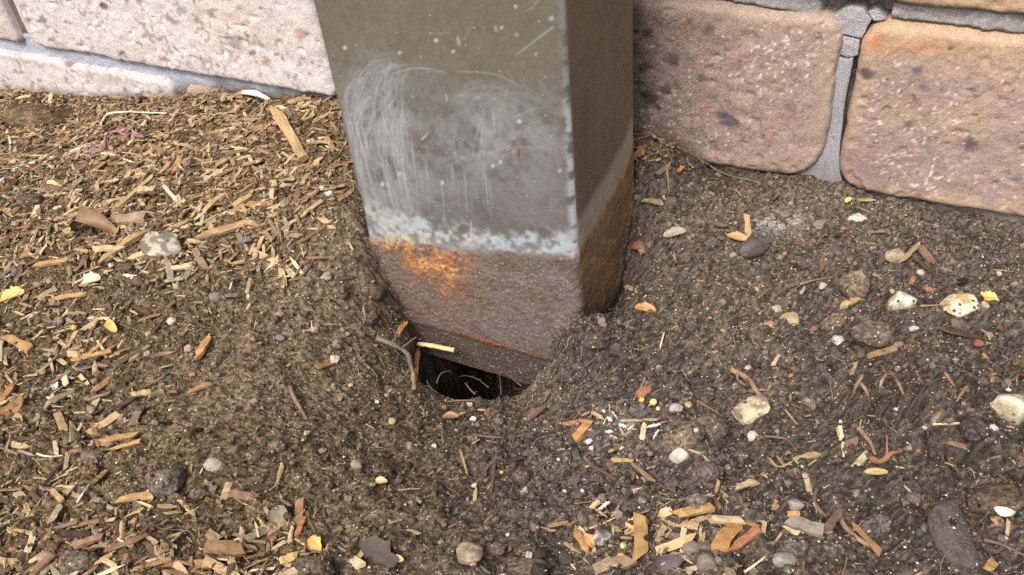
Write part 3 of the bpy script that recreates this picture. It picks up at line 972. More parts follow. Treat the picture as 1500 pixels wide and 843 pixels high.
# inside of the tube and its cut rim
th = .0025
In = PR - nrm * th
st = np.arange(0, npn, 6)
In_s, Out_s = In[st], PR[st]
m = len(st)
IV = np.concatenate([np.c_[Out_s - nrm[st] * .0002, np.full(m, PZB - .0002)], np.c_[In_s, np.full(m, PZB - .0002)], np.c_[In_s, np.full(m, ZT)], np.c_[Out_s - nrm[st] * .0002, np.full(m, ZT + .0002)]])
i = np.arange(m)
jn = (i + 1) % m
ff = np.concatenate([np.stack([k * m + i, (k + 1) * m + i, (k + 1) * m + jn, k * m + jn], 1) for k in range(3)])
me = mesh_from('inner_lining', IV, ff, np.tile(alb((70, 52, 42)), (len(IV), 1)), False)
link('inner_lining', me, MAT_POST, post)
capv = np.array([[PX0, PY0, ZT], [PX1, PY0, ZT], [PX1, PY1, ZT], [PX0, PY1, ZT], [PX0, PY0, ZT + .004], [PX1, PY0, ZT + .004], [PX1, PY1, ZT + .004], [PX0, PY1, ZT + .004]])
capv[:, 2] += .0006
capf = np.array([[0, 3, 2, 1], [4, 5, 6, 7], [0, 1, 5, 4], [1, 2, 6, 5], [2, 3, 7, 6], [3, 0, 4, 7]])
link('top_cap', mesh_from('top_cap', capv, capf, np.tile(alb((98, 93, 74)), (8, 1)), False), MAT_POST, post)
# ------------------------------------------------------------------ loose things on the soil: builders
PAL = {'tan': (188, 158, 110), 'pale straw': (208, 186, 142), 'orange brown': (168, 124, 76), 'brown': (128, 98, 72),
       'grey brown': (146, 130, 110), 'dark brown': (86, 66, 52)}


def chip_mesh(r, nseg=6, ragged=.25):
    """unit splinter: x -0.5..0.5, y and z about -0.5..0.5, uneven width, slivered ends, slight bow"""
    xs = np.linspace(-.5, .5, nseg + 1) + np.r_[0, r.uniform(-.04, .04, nseg - 1), 0]
    V = []
    bow = r.uniform(-.15, .3)
    sk0, sk1 = r.uniform(-.14, .14, 2)
    w = 1 - ragged * r.random(nseg + 1)
    w[0] *= r.choice([.35, .8, .95, 1.0])
    w[-1] *= r.choice([.35, .8, .95, 1.0])
    tw = r.uniform(-.25, .25)
    for k, x in enumerate(xs):
        yc = r.uniform(-.06, .06)
        zc = bow * (1 - 4 * x * x) + r.uniform(-.05, .05)
        t = 1 - .35 * r.random()
        sk = sk0 if k == 0 else (sk1 if k == nseg else 0)
        for (a, b) in ((-1, -1), (1, -1), (1, 1), (0.1, 1.25), (-1, 1)):
            V.append((x + sk * a, yc + .5 * a * w[k] + tw * x * b, zc + .5 * b * t + .12 * r.uniform(-1, 1)))
    V = np.array(V)
    f4 = []
    for k in range(nseg):
        for i in range(5):
            j = (i + 1) % 5
            f4.append((k * 5 + i, k * 5 + j, (k + 1) * 5 + j, (k + 1) * 5 + i))
    e = nseg * 5
    f3 = [(0, 2, 1), (0, 3, 2), (0, 4, 3), (e, e + 1, e + 2), (e, e + 2, e + 3), (e, e + 3, e + 4)]
    g = np.repeat(.8 + .4 * r.random(nseg + 1), 5) * (.85 + .3 * r.random(len(V)))
    return V, np.array(f4), np.array(f3), g


def ico(n=1):
    import bmesh
    bm = bmesh.new()
    bmesh.ops.create_icosphere(bm, subdivisions=n, radius=1.0)
    bm.verts.ensure_lookup_table()
    v = np.array([q.co[:] for q in bm.verts])
    f = np.array([[q.index for q in t.verts] for t in bm.faces])
    bm.free()
    return v, f


ICO1, ICO2, ICO3, ICO4 = ico(1), ico(2), ico(3), ico(4)


def put(o, p, n, heading=None, spin=0.0, tilt=0.0, roll=0.0, scale=(1, 1, 1)):
    """stand an object at p with its z along n, its x along heading (or spin)"""
    n = Vector(n).normalized()
    h = Vector(heading) if heading is not None else Vector((math.cos(spin), math.sin(spin), 0))
    x = (h - n * h.dot(n)).normalized()
    y = n.cross(x)
    Rm = Matrix((x, y, n)).transposed().to_4x4()
    Rm = Rm @ Matrix.Rotation(tilt, 4, 'Y') @ Matrix.Rotation(roll, 4, 'X')
    o.matrix_world = Matrix.Translation(Vector(p)) @ Rm @ Matrix.Diagonal((*scale, 1))


def tint(o, c):
    o.color = (*[float(v) for v in alb(c)], 1)


chip_lib = []
_r = np.random.default_rng(91)
for k in range(18):
    V_, a4, a3, g = chip_mesh(_r, 6, _r.uniform(.08, .28))
    me = mesh_from('wood_chip', V_, [a4, a3], np.repeat(g[:, None], 3, 1), False)
    me.materials.append(MAT_CHIP)
    chip_lib.append(me)

CLODS = []
CHIP_BOX = []                                  # where named chips lie, so loose ones keep off


def lay_chip(me, p, n, heading, L, Wd, T, colour, label, tilt=0., roll=0., group='wood chips in the mulch', name='wood_chip'):
    o = link(name, me, None, label=label, cat='wood chip', group=group)
    put(o, np.asarray(p) + np.asarray(n) * T * .42, n, heading, tilt=tilt, roll=roll, scale=(L, Wd, T))
    tint(o, colour)
    return o


def chip_px(x0, y0, x1, y1, w, colour, label, k=0, lift=0.0, group=None):
    a, b = on_ground(x0, y0), on_ground(x1, y1)
    a[2] = sample(ZM, a[0], a[1])[0]
    b[2] = sample(ZM, b[0], b[1])[0]
    c = (a + b) / 2
    zc = max(c[2], sample(ZM, c[0], c[1])[0])
    L = float(np.linalg.norm(b - a))
    wd = w * mpp(c) * 1.15
    n = np.array([0, 0, 1.]) + .4 * normal_at(c[0], c[1])[0]
    d = (b - a) / L
    n = n - d * (n @ d)
    n /= np.linalg.norm(n)
    T = min(wd * .45, .0030)
    o = lay_chip(chip_lib[k % len(chip_lib)], (c[0], c[1], zc + lift), n, d, L, wd, T, colour, label, roll=.12 * ((k * 37) % 7 - 3) / 3, group=group or 'wood chips picked out on the soil')
    CHIP_BOX.append((c[0], c[1], L * .35))
    return o


def stone_mesh(r, lev, rough=.18, facets=5, grit=.02, seed=0):
    v, f = {1: ICO1, 2: ICO2, 3: ICO3, 4: ICO4}[lev]
    v = v.copy()
    v = v * (1 + rough * fbm(v, .9, 2, seed))[:, None]
    for _ in range(facets):
        n = r.normal(size=3)
        n /= np.linalg.norm(n)
        h = r.uniform(.62, .9)
        s = v @ n - h
        v = v - np.where(s > 0, s * .85, 0)[:, None] * n
    v = v * (1 + grit * vnoise(v, .16, seed + 3) + grit * .7 * vnoise(v, .07, seed + 4))[:, None]
    g = 1 + .22 * fbm(v, .5, 3, seed + 6)
    return v, f, g


def stone_px(x, y, w, h, colour, label, name='stone', mat=None, lev=3, rough=.2, facets=6, grit=.03, sink=.32, cat=None, seed=1, group=None, spin=None, dark=None):
    r = np.random.default_rng(seed * 13 + 5)
    p = on_ground(x, y + h * .22)
    s = mpp(p)
    a = w * s / 2
    c = h * s / 2 * .92
    b = max(a * .72, min(a, c))
    v, f, g = stone_mesh(r, lev, rough, facets, grit, seed)
    if mat is MAT_CLOD:
        v = v * (1 + .055 * r.uniform(-1, 1, len(v)))[:, None]
        g = g * r.uniform(.35, 1.5, len(v))
        CLODS.append(None)
    col = np.repeat(g[:, None], 3, 1)
    if dark is not None:                      # blotches of a second colour
        t = smooth(.0, .25, fbm(v, .45, 3, seed + 9))[:, None]
        col = col * (1 - t) + col * t * (alb(dark) / alb(colour))
    me = mesh_from(name, v * np.array([a, b, c]), f, col, lev > 2)
    me.materials.append(mat or MAT_STONE)
    o = link(name, me, None, label=label, cat=cat or name.replace('_', ' '), group=group)
    n = normal_at(p[0], p[1])[0]
    z = sample(ZM, p[0], p[1])[0]
    hd = RW[:, 0] if spin is None else (math.cos(spin), math.sin(spin), 0)
    put(o, (p[0], p[1], z + c * (1 - 2 * sink)), n, hd)
    tint(o, colour)
    if mat is MAT_CLOD:
        CLODS[-1] = (p[0], p[1], z + c * (1 - 2 * sink), a * .93, b * .93, c * .93)
    CHIP_BOX.append((p[0], p[1], a))
    return o


def tube(P, rad, seg=5, seed=0, wob=0.0):
    """tapered tube along points P with radii rad"""
    P = np.asarray(P, float)
    n = len(P)
    T = np.gradient(P, axis=0)
    T /= np.linalg.norm(T, axis=1, keepdims=True) + 1e-12
    ref = np.array([.3, .2, 1.0])
    A = np.cross(T, ref)
    A /= np.linalg.norm(A, axis=1, keepdims=True) + 1e-12
    B = np.cross(T, A)
    ang = np.arange(seg) * 2 * np.pi / seg
    r_ = np.random.default_rng(seed)
    rad = np.asarray(rad)[:, None] * (1 + wob * r_.uniform(-1, 1, (n, seg)))
    V = P[:, None] + rad[..., None] * (np.cos(ang)[None, :, None] * A[:, None] + np.sin(ang)[None, :, None] * B[:, None])
    V = V.reshape(-1, 3)
    i = np.arange(seg)
    j = (i + 1) % seg
    f4 = np.concatenate([np.stack([k * seg + i, k * seg + j, (k + 1) * seg + j, (k + 1) * seg + i], 1) for k in range(n - 1)])
    V = np.r_[V, P[:1], P[-1:]]
    f3 = np.concatenate([np.stack([j, i, np.full(seg, n * seg)], 1), np.stack([(n - 1) * seg + i, (n - 1) * seg + j, np.full(seg, n * seg + 1)], 1)])
    return V, f4, f3


def root_px(q, w, colour, label, name='root', cat=None, taper=.5, lift=.3, heights=None, wig=.5, seed=0, branches=0, group=None, end=None, mat=None, plane=None):
    r = np.random.default_rng(seed + 400)
    P = []
    for k, (a, b) in enumerate(q):
        if plane is not None:
            P.append(hit(a, b, 1, plane[k] if isinstance(plane, (list, tuple)) else plane))
            continue
        p = on_ground(a, b)
        p[2] = sample(ZM, p[0], p[1])[0]
        if heights:
            # raise the point along its own line of sight, so it stays where the photo shows it
            rr = ray(a, b)
            p = p + rr * (heights[k] / rr[2])
        P.append(p)
    P = spline(P, 6)
    s = mpp(P[len(P) // 2])
    rad = w * s / 2 * np.linspace(1, taper, len(P))
    P = P + np.stack([vnoise(P, .006, seed + k) for k in range(3)], 1) * rad[:, None] * wig
    P[:, 2] += rad * lift
    V, f4, f3 = tube(P, rad, 6, seed, .18)
    Vs, F4, F3 = [V], [f4], [f3]
    off = len(V)
    for b in range(branches):
        k = r.integers(1, len(P) - 1)
        d = P[min(k + 1, len(P) - 1)] - P[k - 1]
        d = d / np.linalg.norm(d)
        s_ = np.cross(d, [0, 0, 1]) * r.choice([-1, 1])
        L = r.uniform(2.2, 5) * w * s
        Q = [P[k]]
        dd = d * .6 + s_ + np.array([0, 0, r.uniform(-.1, .5)])
        for m_ in range(4):
            dd = dd / np.linalg.norm(dd) + r.normal(size=3) * .35
            Q.append(Q[-1] + dd * L / 5)
        V2, a4, a3 = tube(Q, np.linspace(.55, .2, 5) * rad[k], 4)
        Vs.append(V2)
        F4.append(a4 + off)
        F3.append(a3 + off)
        off += len(V2)
    V = np.concatenate(Vs)
    g = 1 + .5 * fbm(V, .004, 3, seed + 7)
    col = np.repeat(g[:, None], 3, 1)
    if end is not None:
        t = np.zeros(len(V))
        nn = len(P) * 6
        t[:nn] = np.repeat(smooth(.72, .85, np.linspace(0, 1, len(P))), 6)
        col = col * (1 - t[:, None]) + col * t[:, None] * (alb(end) / alb(colour))
    c0 = P.mean(0)
    me = mesh_from(name, V - c0, [np.concatenate(F4), np.concatenate(F3)], col, True)
    me.materials.append(mat or MAT_ROOT)
    o = link(name, me, None, label=label, cat=cat or name.replace('_', ' '), group=group)
    o.location = c0
    tint(o, colour)
    return o


def leaf_px(x, y, L, Wd, ang, colour, label, name='leaf_scrap', jag=.2, seed=0, curl=.25, tilt=0., cat='leaf', group=None, lift=0.):
    """a scrap of leaf or bark: curled, uneven outline, real thickness"""
    r = np.random.default_rng(seed + 800)
    p = on_ground(x, y)
    s = mpp(p)
    L, Wd = L * s, Wd * s * 1.2
    nu, nv = 13, 7
    u = np.linspace(0, 1, nu)
    hw = np.sin(np.pi * np.clip(u * .94 + .03, 0, 1)) ** .6
    lo = -hw * (1 - jag * r.random(nu))
    hi = hw * (1 - jag * r.random(nu))
    t = np.linspace(0, 1, nv)
    yy = lo[:, None] * (1 - t) + hi[:, None] * t
    xx = np.repeat((u - .5)[:, None], nv, 1)
    X, Y_ = xx * L, yy * Wd / 2
    Zc = curl * Wd * (yy ** 2 - .4) + curl * L * .35 * (1 - 4 * xx ** 2) + .04 * L * vnoise(np.c_[X.ravel(), Y_.ravel()], L * .25, seed).reshape(X.shape)
    top = np.stack([X, Y_, Zc], -1).reshape(-1, 3)
    th_ = .0004
    bot = top - [0, 0, th_]
    f = grid_faces(nu, nv)
    n = nu * nv
    rim = np.r_[np.arange(nv), (np.arange(1, nu) * nv + nv - 1), ((nu - 1) * nv + np.arange(nv - 2, -1, -1)), (np.arange(nu - 2, 0, -1) * nv)]
    r2 = np.roll(rim, -1)
    fr = np.stack([rim, rim + n, r2 + n, r2], 1)
    V = np.r_[top, bot]
    g = 1 + .22 * fbm(V[:, :2], L * .3, 3, seed) - .25 * np.exp(-(np.r_[yy.ravel(), yy.ravel()] / .12) ** 2)
    me = mesh_from(name, V, [f, f[:, ::-1] + n, fr], np.repeat(g[:, None], 3, 1), True)
    me.materials.append(MAT_LEAF)
    o = link(name, me, None, label=label, cat=cat, group=group)
    z = sample(ZM, p[0], p[1])[0]
    a = on_ground(x + 10 * math.cos(ang), y + 10 * math.sin(ang)) - p
    nn = normal_at(p[0], p[1])[0] * .6 + np.array([0, -.35, .6])
    put(o, (p[0], p[1], z + .0012 + lift), nn, a, tilt=tilt)
    tint(o, colour)
    CHIP_BOX.append((p[0], p[1], L * .4))
    return o


# ------------------------------------------------------------------ named chips, splinters and sticks (photo endpoints, width)
for k, (x0, y0, x1, y1, w, c, lab) in enumerate([
    (406, 170, 448, 240, 13, (206, 170, 108), 'long flat tan splinter slanting beside the pale straw peel'),
    (170, 312, 226, 262, 8, (200, 164, 92), 'long thin yellow splinter propped above the flat grey chip'),
    (168, 327, 216, 322, 17, (172, 148, 116), 'flat grey tan chip above the curled bark piece'),
    (290, 350, 368, 328, 12, (190, 150, 98), 'long tan wood splinter right of the speckled grey stone'),
    (150, 384, 210, 343, 13, (198, 158, 92), 'broad tan splinter slanting under a pale stubby chip'),
    (140, 371, 183, 370, 9, (224, 196, 146), 'pale stubby chip lying across a broad tan splinter'),
    (188, 383, 216, 371, 10, (222, 192, 132), 'pale cut chip just below the speckled grey stone'),
    (300, 312, 326, 288, 10, (212, 176, 116), 'pale tan chip standing above the long splinter by the speckled stone'),
    (345, 305, 368, 290, 12, (200, 158, 96), 'short split tan chip near the foot of the mulch slope'),
    (240, 275, 262, 300, 5, (236, 226, 196), 'thin white wood sliver beside the flat oval chip'),
    (200, 283, 228, 280, 12, (196, 178, 140), 'flat oval grey tan chip below the thin yellow splinter'),
    (255, 255, 268, 226, 8, (202, 138, 62), 'bright orange brown chip near the pink thread'),
    (440, 360, 482, 331, 6, (122, 92, 64), 'dark thin twig like splinter left of the post corner'),
    (286, 368, 302, 398, 9, (150, 116, 78), 'rough brown bark sliver right of the speckled grey stone'),
    (290, 526, 309, 494, 11, (206, 148, 70), 'orange brown chip alone on the bare soil left of the post'),
    (10, 497, 47, 516, 11, (200, 148, 76), 'orange tan chip beside the yellow orange bead'),
    (54, 390, 110, 381, 9, (192, 146, 82), 'long tan chip below the curled bark piece'),
    (82, 440, 128, 432, 8, (204, 160, 92), 'tan chip just below the pale green flake'),
    (112, 528, 165, 518, 8, (196, 152, 78), 'slim tan chip under the yellow leaf scrap'),
    (266, 492, 281, 479, 6, (156, 118, 78), 'short brown chip on bare soil near the orange chip'),
    (193, 581, 222, 576, 8, (210, 178, 118), 'pale chip joined end to end with a grey splinter'),
    (222, 577, 259, 575, 5, (140, 112, 82), 'grey splinter joined end to end with a pale chip'),
    (278, 577, 311, 565, 8, (176, 126, 72), 'slim orange brown chip on the dry soil above the grey stone'),
    (150, 651, 203, 640, 9, (180, 138, 72), 'tan strip right of the grey clod pair'),
    (160, 664, 208, 651, 6, (196, 148, 78), 'thin tan strip below a tan strip by the grey clods'),
    (174, 735, 222, 727, 11, (200, 154, 86), 'tan chip tucked under the large grey clod'),
    (303, 806, 360, 812, 19, (150, 112, 72), 'broad brown bark chip among the lower mulch'),
    (285, 828, 330, 831, 10, (186, 140, 84), 'tan chip under the broad brown bark chip'),
    (108, 803, 152, 789, 12, (160, 122, 88), 'grey brown chip above the gritty lump in the lower mulch'),
    (118, 838, 168, 813, 7, (206, 172, 100), 'thin straw coloured splinter beside the gritty lump'),
    (384, 735, 405, 777, 6, (196, 152, 100), 'slim tan splinter against the triangular grey leaf'),
    (410, 826, 436, 818, 12, (224, 180, 96), 'bright yellow tan chip below the yellow orange leaf'),
    (63, 795, 88, 779, 9, (172, 130, 78), 'brown chip left of the gritty lump'),
    (77, 720, 95, 740, 7, (198, 160, 106), 'tan sliver below the grey clod pair'),
    (136, 712, 154, 693, 7, (150, 108, 62), 'brown splinter crossing near the white stalk'),
    (137, 622, 146, 656, 6, (160, 116, 62), 'upright brown splinter above the grey clod pair'),
    (843, 648, 862, 620, 12, (208, 142, 58), 'orange chip next to the small pink bead'),
    (836, 648, 846, 674, 9, (92, 84, 88), 'dark slate grey sliver below the orange chip and pink bead'),
    (988, 757, 1042, 744, 13, (206, 160, 82), 'orange tan stick end at the edge of the chip pile'),
    (1028, 763, 1088, 765, 11, (222, 196, 146), 'pale split stick lying level beside the orange tan stick end'),
    (1078, 716, 1108, 709, 9, (216, 190, 132), 'short pale stick on bare soil above the chip pile'),
    (1052, 808, 1078, 772, 20, (196, 136, 62), 'broad orange chip leaning in the chip pile'),
    (1068, 812, 1112, 776, 12, (168, 100, 58), 'reddish brown bark strip behind the broad orange chip'),
    (940, 765, 938, 826, 18, (190, 146, 76), 'thick upright tan stick right of the orange seed'),
    (872, 842, 928, 826, 18, (160, 136, 104), 'thick grey tan stick end beneath the orange seed'),
    (842, 778, 862, 812, 10, (198, 144, 72), 'orange tan chip left of the orange seed'),
    (898, 676, 928, 678, 6, (206, 166, 92), 'thin tan chip below the white lime flakes'),
    (925, 682, 955, 708, 6, (158, 122, 82), 'thin brown twig piece slanting below the white lime flakes'),
    (1318, 390, 1346, 362, 7, (176, 148, 108), 'thin grey tan stick propped behind the white stone'),
    (1346, 366, 1362, 388, 10, (140, 102, 76), 'brown bark stub right of the propped thin stick'),
    (1230, 455, 1268, 437, 10, (196, 164, 110), 'tan stick lying across the dark clods'),
    (1270, 525, 1324, 511, 9, (150, 116, 78), 'brown stick below the big dark clods'),
    (1155, 768, 1206, 784, 17, (142, 130, 126), 'grey mauve bark chip in front of the rusty brown root'),
    (1206, 782, 1230, 752, 12, (128, 104, 84), 'brown chip standing at the end of the grey mauve bark chip'),
    (1155, 758, 1172, 754, 8, (206, 150, 74), 'small orange chip above the grey mauve bark chip'),
    (948, 200, 972, 183, 13, (216, 154, 74), 'bright orange tan chip wedged between post and brick'),
    (982, 214, 999, 210, 9, (206, 142, 64), 'small orange chip lying against the brown brick'),
    (930, 182, 944, 180, 10, (204, 136, 62), 'orange chip touching the rear edge of the post'),
    (958, 205, 964, 222, 5, (196, 152, 92), 'thin tan splinter among the chips by the brown brick'),
    (936, 230, 946, 226, 8, (198, 132, 60), 'small orange chip on the soil beside the rear of the post'),
    (992, 256, 1000, 246, 6, (206, 138, 52), 'tiny bright orange chip on dark soil below the brown brick'),
    (942, 300, 970, 303, 7, (168, 150, 110), 'pale brown stick end on the dark soil right of the post'),
    (583, 492, 593, 474, 7, (214, 156, 66), 'orange splinter standing at the edge of the hole by the post'),
    (606, 572, 612, 512, 7, (168, 112, 54), 'upright rust brown sliver at the mouth of the hole'),
    (436, 786, 446, 760, 8, (190, 120, 54), 'orange sliver above the yellow orange leaf'),
    (1445, 838, 1454, 826, 12, (206, 158, 76), 'tan chip below the blue grey slab'),
    (18, 690, 4, 716, 8, (196, 166, 110), 'pale tan chip at the left of the grey clod pair'),
    (4, 590, 22, 566, 10, (170, 110, 54), 'rusty orange chip in the dark mulch hollow'),
    (395, 322, 412, 312, 8, (196, 156, 98), 'small tan chip at the lower end of the mulch slope'),
]):
    c = tuple(.76 * np.array(c) + .24 * np.array((126, 110, 86)))
    chip_px(x0, y0, x1, y1, w, c, lab, k, lift=.0008 if 'across' in lab or 'propped' in lab else 0)

# straws, stalks and slivers that bend
straws = [
    ([(612, 505), (640, 509), (665, 514)], 7, (226, 200, 130), 'pale straw lying across the edge of the hole', dict(plane=[-.004, -.0045, -.005], taper=1.1, wig=.1)),
    ([(0, 268), (28, 247), (80, 231), (140, 212)], 5, (212, 204, 200), 'long white stalk joined to the pink thread', dict(taper=.7)),
    ([(120, 222), (150, 221), (156, 200), (170, 194), (186, 199), (196, 194), (211, 202)], 4, (160, 104, 132), 'crinkled pink thread lying on the mulch', dict(taper=.8, name='thread', heights=[.001, .002, .003, .003, .003, .003, .001])),
    ([(148, 184), (158, 169), (185, 165), (245, 167)], 4, (220, 210, 178), 'pale bowed straw near the dark twig by the wall', dict(heights=[.001, .004, .004, .001])),
    ([(10, 194), (16, 212), (13, 238)], 5, (220, 206, 178), 'short upright pale stalk on the mulch by the low brick', dict()),
    ([(178, 406), (198, 407), (213, 410)], 7, (224, 212, 188), 'short white stalk below the speckled grey stone', dict(taper=.9, wig=.2)),
    ([(114, 738), (122, 724), (133, 708)], 4, (206, 200, 192), 'thin white stalk in the dark mulch below the grey clods', dict(heights=[.001, .003, .002])),
    ([(55, 667), (75, 669), (93, 668)], 4, (206, 190, 150), 'thin pale straw left of the grey clod pair', dict()),
    ([(440, 486), (455, 484), (457, 472)], 3, (214, 196, 160), 'fine pale hooked fibre on the bare soil left of the post', dict()),
    ([(150, 227), (165, 228), (195, 239)], 6, (224, 208, 160), 'pale yellow stalk lying below the pink thread', dict()),
    ([(1245, 770), (1235, 842), (1210, 842)], 3, (150, 120, 90), 'fine brown fibre bent over the soil by the rusty root', dict()),
    ([(1090, 840), (1105, 830), (1122, 816)], 5, (214, 190, 150), 'pale curved straw at the edge of the chip pile', dict(heights=[.002, .004, .004])),
    ([(864, 775), (885, 768), (905, 757)], 3, (206, 186, 150), 'fine pale fibre left of the chip pile', dict()),
]
for k, (q, w, c, lab, kw) in enumerate(straws):
    kw = dict(kw)
    nm = kw.pop('name', 'straw')
    root_px(q, w, c, lab, name=nm, seed=20 + k, group='straws and stalks on the soil' if nm == 'straw' else None, **kw)

roots = [
    ([(552, 498), (575, 508), (597, 522), (604, 548), (608, 572)], 9, (118, 106, 100), 'grey crooked root with rusty tip hanging left of the hole', dict(heights=[.002, .006, .010, .010, .008], taper=.8, branches=5, end=(150, 116, 84))),
    ([(640, 562), (646, 548), (660, 543)], 2.6, (104, 90, 78), 'short curled root end poking over the hole', dict(plane=[-.026, -.022, -.018], branches=1)),
    ([(696, 578), (688, 570), (682, 562)], 3.2, (104, 92, 84), 'stubby grey root at the front lip of the hole', dict(plane=[-.028, -.026, -.022], branches=3)),
    ([(734, 580), (733, 562), (731, 545)], 2, (106, 94, 84), 'branching hair root standing up before the dark hole', dict(plane=[-.022, -.02, -.018], branches=6)),
    ([(764, 566), (752, 556), (742, 548)], 2, (98, 84, 76), 'thin root leaning toward the branching hair root', dict(plane=[-.018, -.016, -.016], branches=3)),
    ([(716, 568), (700, 556), (684, 551), (672, 552)], 1.8, (104, 92, 88), 'fine arching root along the underside of the post', dict(plane=[-.016, -.012, -.008, -.006], branches=3)),
    ([(425, 568), (433, 588), (440, 600), (449, 616)], 8, (142, 108, 80), 'reddish brown root on the bare soil left of the hole', dict(taper=.7)),
    ([(862, 455), (880, 458), (888, 452)], 5, (176, 164, 154), 'pale hair root curled at the front corner of the post', dict(heights=[.002, .006, .007], branches=4)),
    ([(1072, 545), (1090, 556), (1106, 572), (1124, 590)], 11, (176, 140, 98), 'thick pale brown root beside the wedge shaped tan stone', dict(taper=.7, branches=3)),
    ([(1262, 552), (1252, 570), (1247, 588)], 7, (158, 118, 84), 'brown root stem rising from the root clump', dict(heights=[.008, .006, .002])),
    ([(1258, 562), (1268, 576), (1274, 592)], 8, (164, 130, 92), 'forked tan root on the left side of the root clump', dict(heights=[.006, .006, .002], branches=2)),
    ([(1298, 548), (1290, 562), (1287, 580)], 7, (190, 148, 96), 'light tan root bent over the top of the root clump', dict(heights=[.008, .010, .004])),
    ([(1302, 546), (1314, 562), (1322, 580)], 8, (148, 110, 80), 'reddish root on the crest of the root clump', dict(heights=[.008, .008, .003], branches=2)),
    ([(1384, 548), (1396, 568), (1400, 584)], 7, (150, 106, 74), 'rust coloured root right of the root clump', dict(heights=[.006, .005, .002])),
    ([(1416, 568), (1408, 578), (1402, 590)], 7, (160, 118, 80), 'small orange brown root hooked right of the root clump', dict(heights=[.004, .004, .001])),
    ([(1276, 674), (1292, 676), (1305, 666), (1322, 664)], 12, (172, 110, 74), 'bright orange root sticking out below the root clump', dict(heights=[.003, .005, .006, .004], branches=1)),
    ([(1256, 628), (1266, 640), (1274, 650), (1282, 668)], 9, (156, 112, 84), 'brown root dangling into the cavity of the root clump', dict(heights=[.006, .004, .003, .003])),
    ([(1440, 520), (1448, 536), (1454, 548), (1452, 562)], 8, (184, 138, 84), 'crooked tan root below the yellow leaf and white stones', dict(branches=3)),
    ([(1226, 752), (1240, 778), (1258, 792), (1278, 803)], 10, (164, 124, 92), 'rusty brown root sloping across the dark soil', dict(taper=.8, branches=3)),
    ([(1196, 716), (1192, 732), (1200, 748), (1212, 760)], 8, (146, 108, 80), 'reddish root curving above the rusty brown root', dict()),
    ([(1082, 728), (1090, 748), (1106, 758), (1122, 770)], 8, (140, 104, 76), 'brown root reaching into the chip pile', dict(branches=2)),
    ([(1124, 672), (1140, 686), (1160, 678), (1172, 674)], 6, (184, 146, 96), 'tan crooked root on the dark soil above the pale short stick', dict(branches=3)),
    ([(1170, 690), (1182, 684), (1196, 674)], 6, (196, 160, 112), 'pale root piece on the dark soil', dict()),
    ([(1450, 500), (1446, 490), (1436, 484)], 5, (190, 158, 116), 'hooked pale root near the yellow leaf', dict(heights=[.001, .003, .002])),
    ([(1324, 712), (1338, 728), (1345, 742)], 5, (186, 172, 130), 'pale greenish root left of the blue grey slab', dict()),
    ([(1000, 660), (1022, 666), (1045, 682)], 6, (176, 160, 132), 'pale rootlet trailing from the white quartz lump', dict(branches=2)),
    ([(945, 555), (938, 570), (928, 588)], 5, (160, 126, 84), 'thin curved root beside the rust red lump', dict(heights=[.003, .003, .001])),
    ([(690, 638), (730, 642), (765, 640)], 5, (112, 86, 82), 'dark mauve root lying on the soil before the hole', dict(branches=2)),
    ([(675, 660), (680, 680), (685, 696)], 6, (190, 144, 92), 'tan curved root on the soil before the hole', dict()),
    ([(735, 670), (715, 684), (710, 698)], 8, (92, 84, 84), 'dark grey root piece before the hole', dict()),
    ([(740, 640), (726, 680), (718, 748)], 6, (120, 92, 78), 'long faint brown root running toward the speckled tan stone', dict()),
    ([(990, 215), (1030, 238), (1060, 255), (1110, 268)], 5, (128, 112, 96), 'thin grey runner root along the base of the brown brick', dict()),
    ([(975, 240), (978, 262), (980, 284)], 5, (170, 140, 104), 'thin tan root hanging down the soil bank behind the post', dict()),
    ([(1118, 640), (1150, 645), (1166, 662)], 5, (128, 100, 78), 'thin brown root on the dark soil near the root clump', dict(branches=2)),
    ([(1170, 420), (1190, 412), (1212, 408)], 5, (156, 120, 84), 'thin brown root left of the dark clods', dict()),
    ([(1110, 440), (1120, 430), (1128, 420)], 6, (140, 100, 70), 'short brown root stub on the soil below the dark leaf', dict()),
    ([(1440, 792), (1470, 800), (1500, 815)], 7, (110, 86, 70), 'brown root along the soil right of the blue grey slab', dict()),
    ([(1020, 590), (1042, 600), (1060, 612)], 5, (130, 100, 78), 'brown rootlet beside the wedge shaped tan stone', dict(branches=2)),
]
for k, (q, w, c, lab, kw) in enumerate(roots):
    c = tuple(.72 * np.array(c) + .28 * np.array((96, 82, 70)))
    root_px(q, w * .9, c, lab, seed=60 + k, group='roots poking from the soil', **kw)

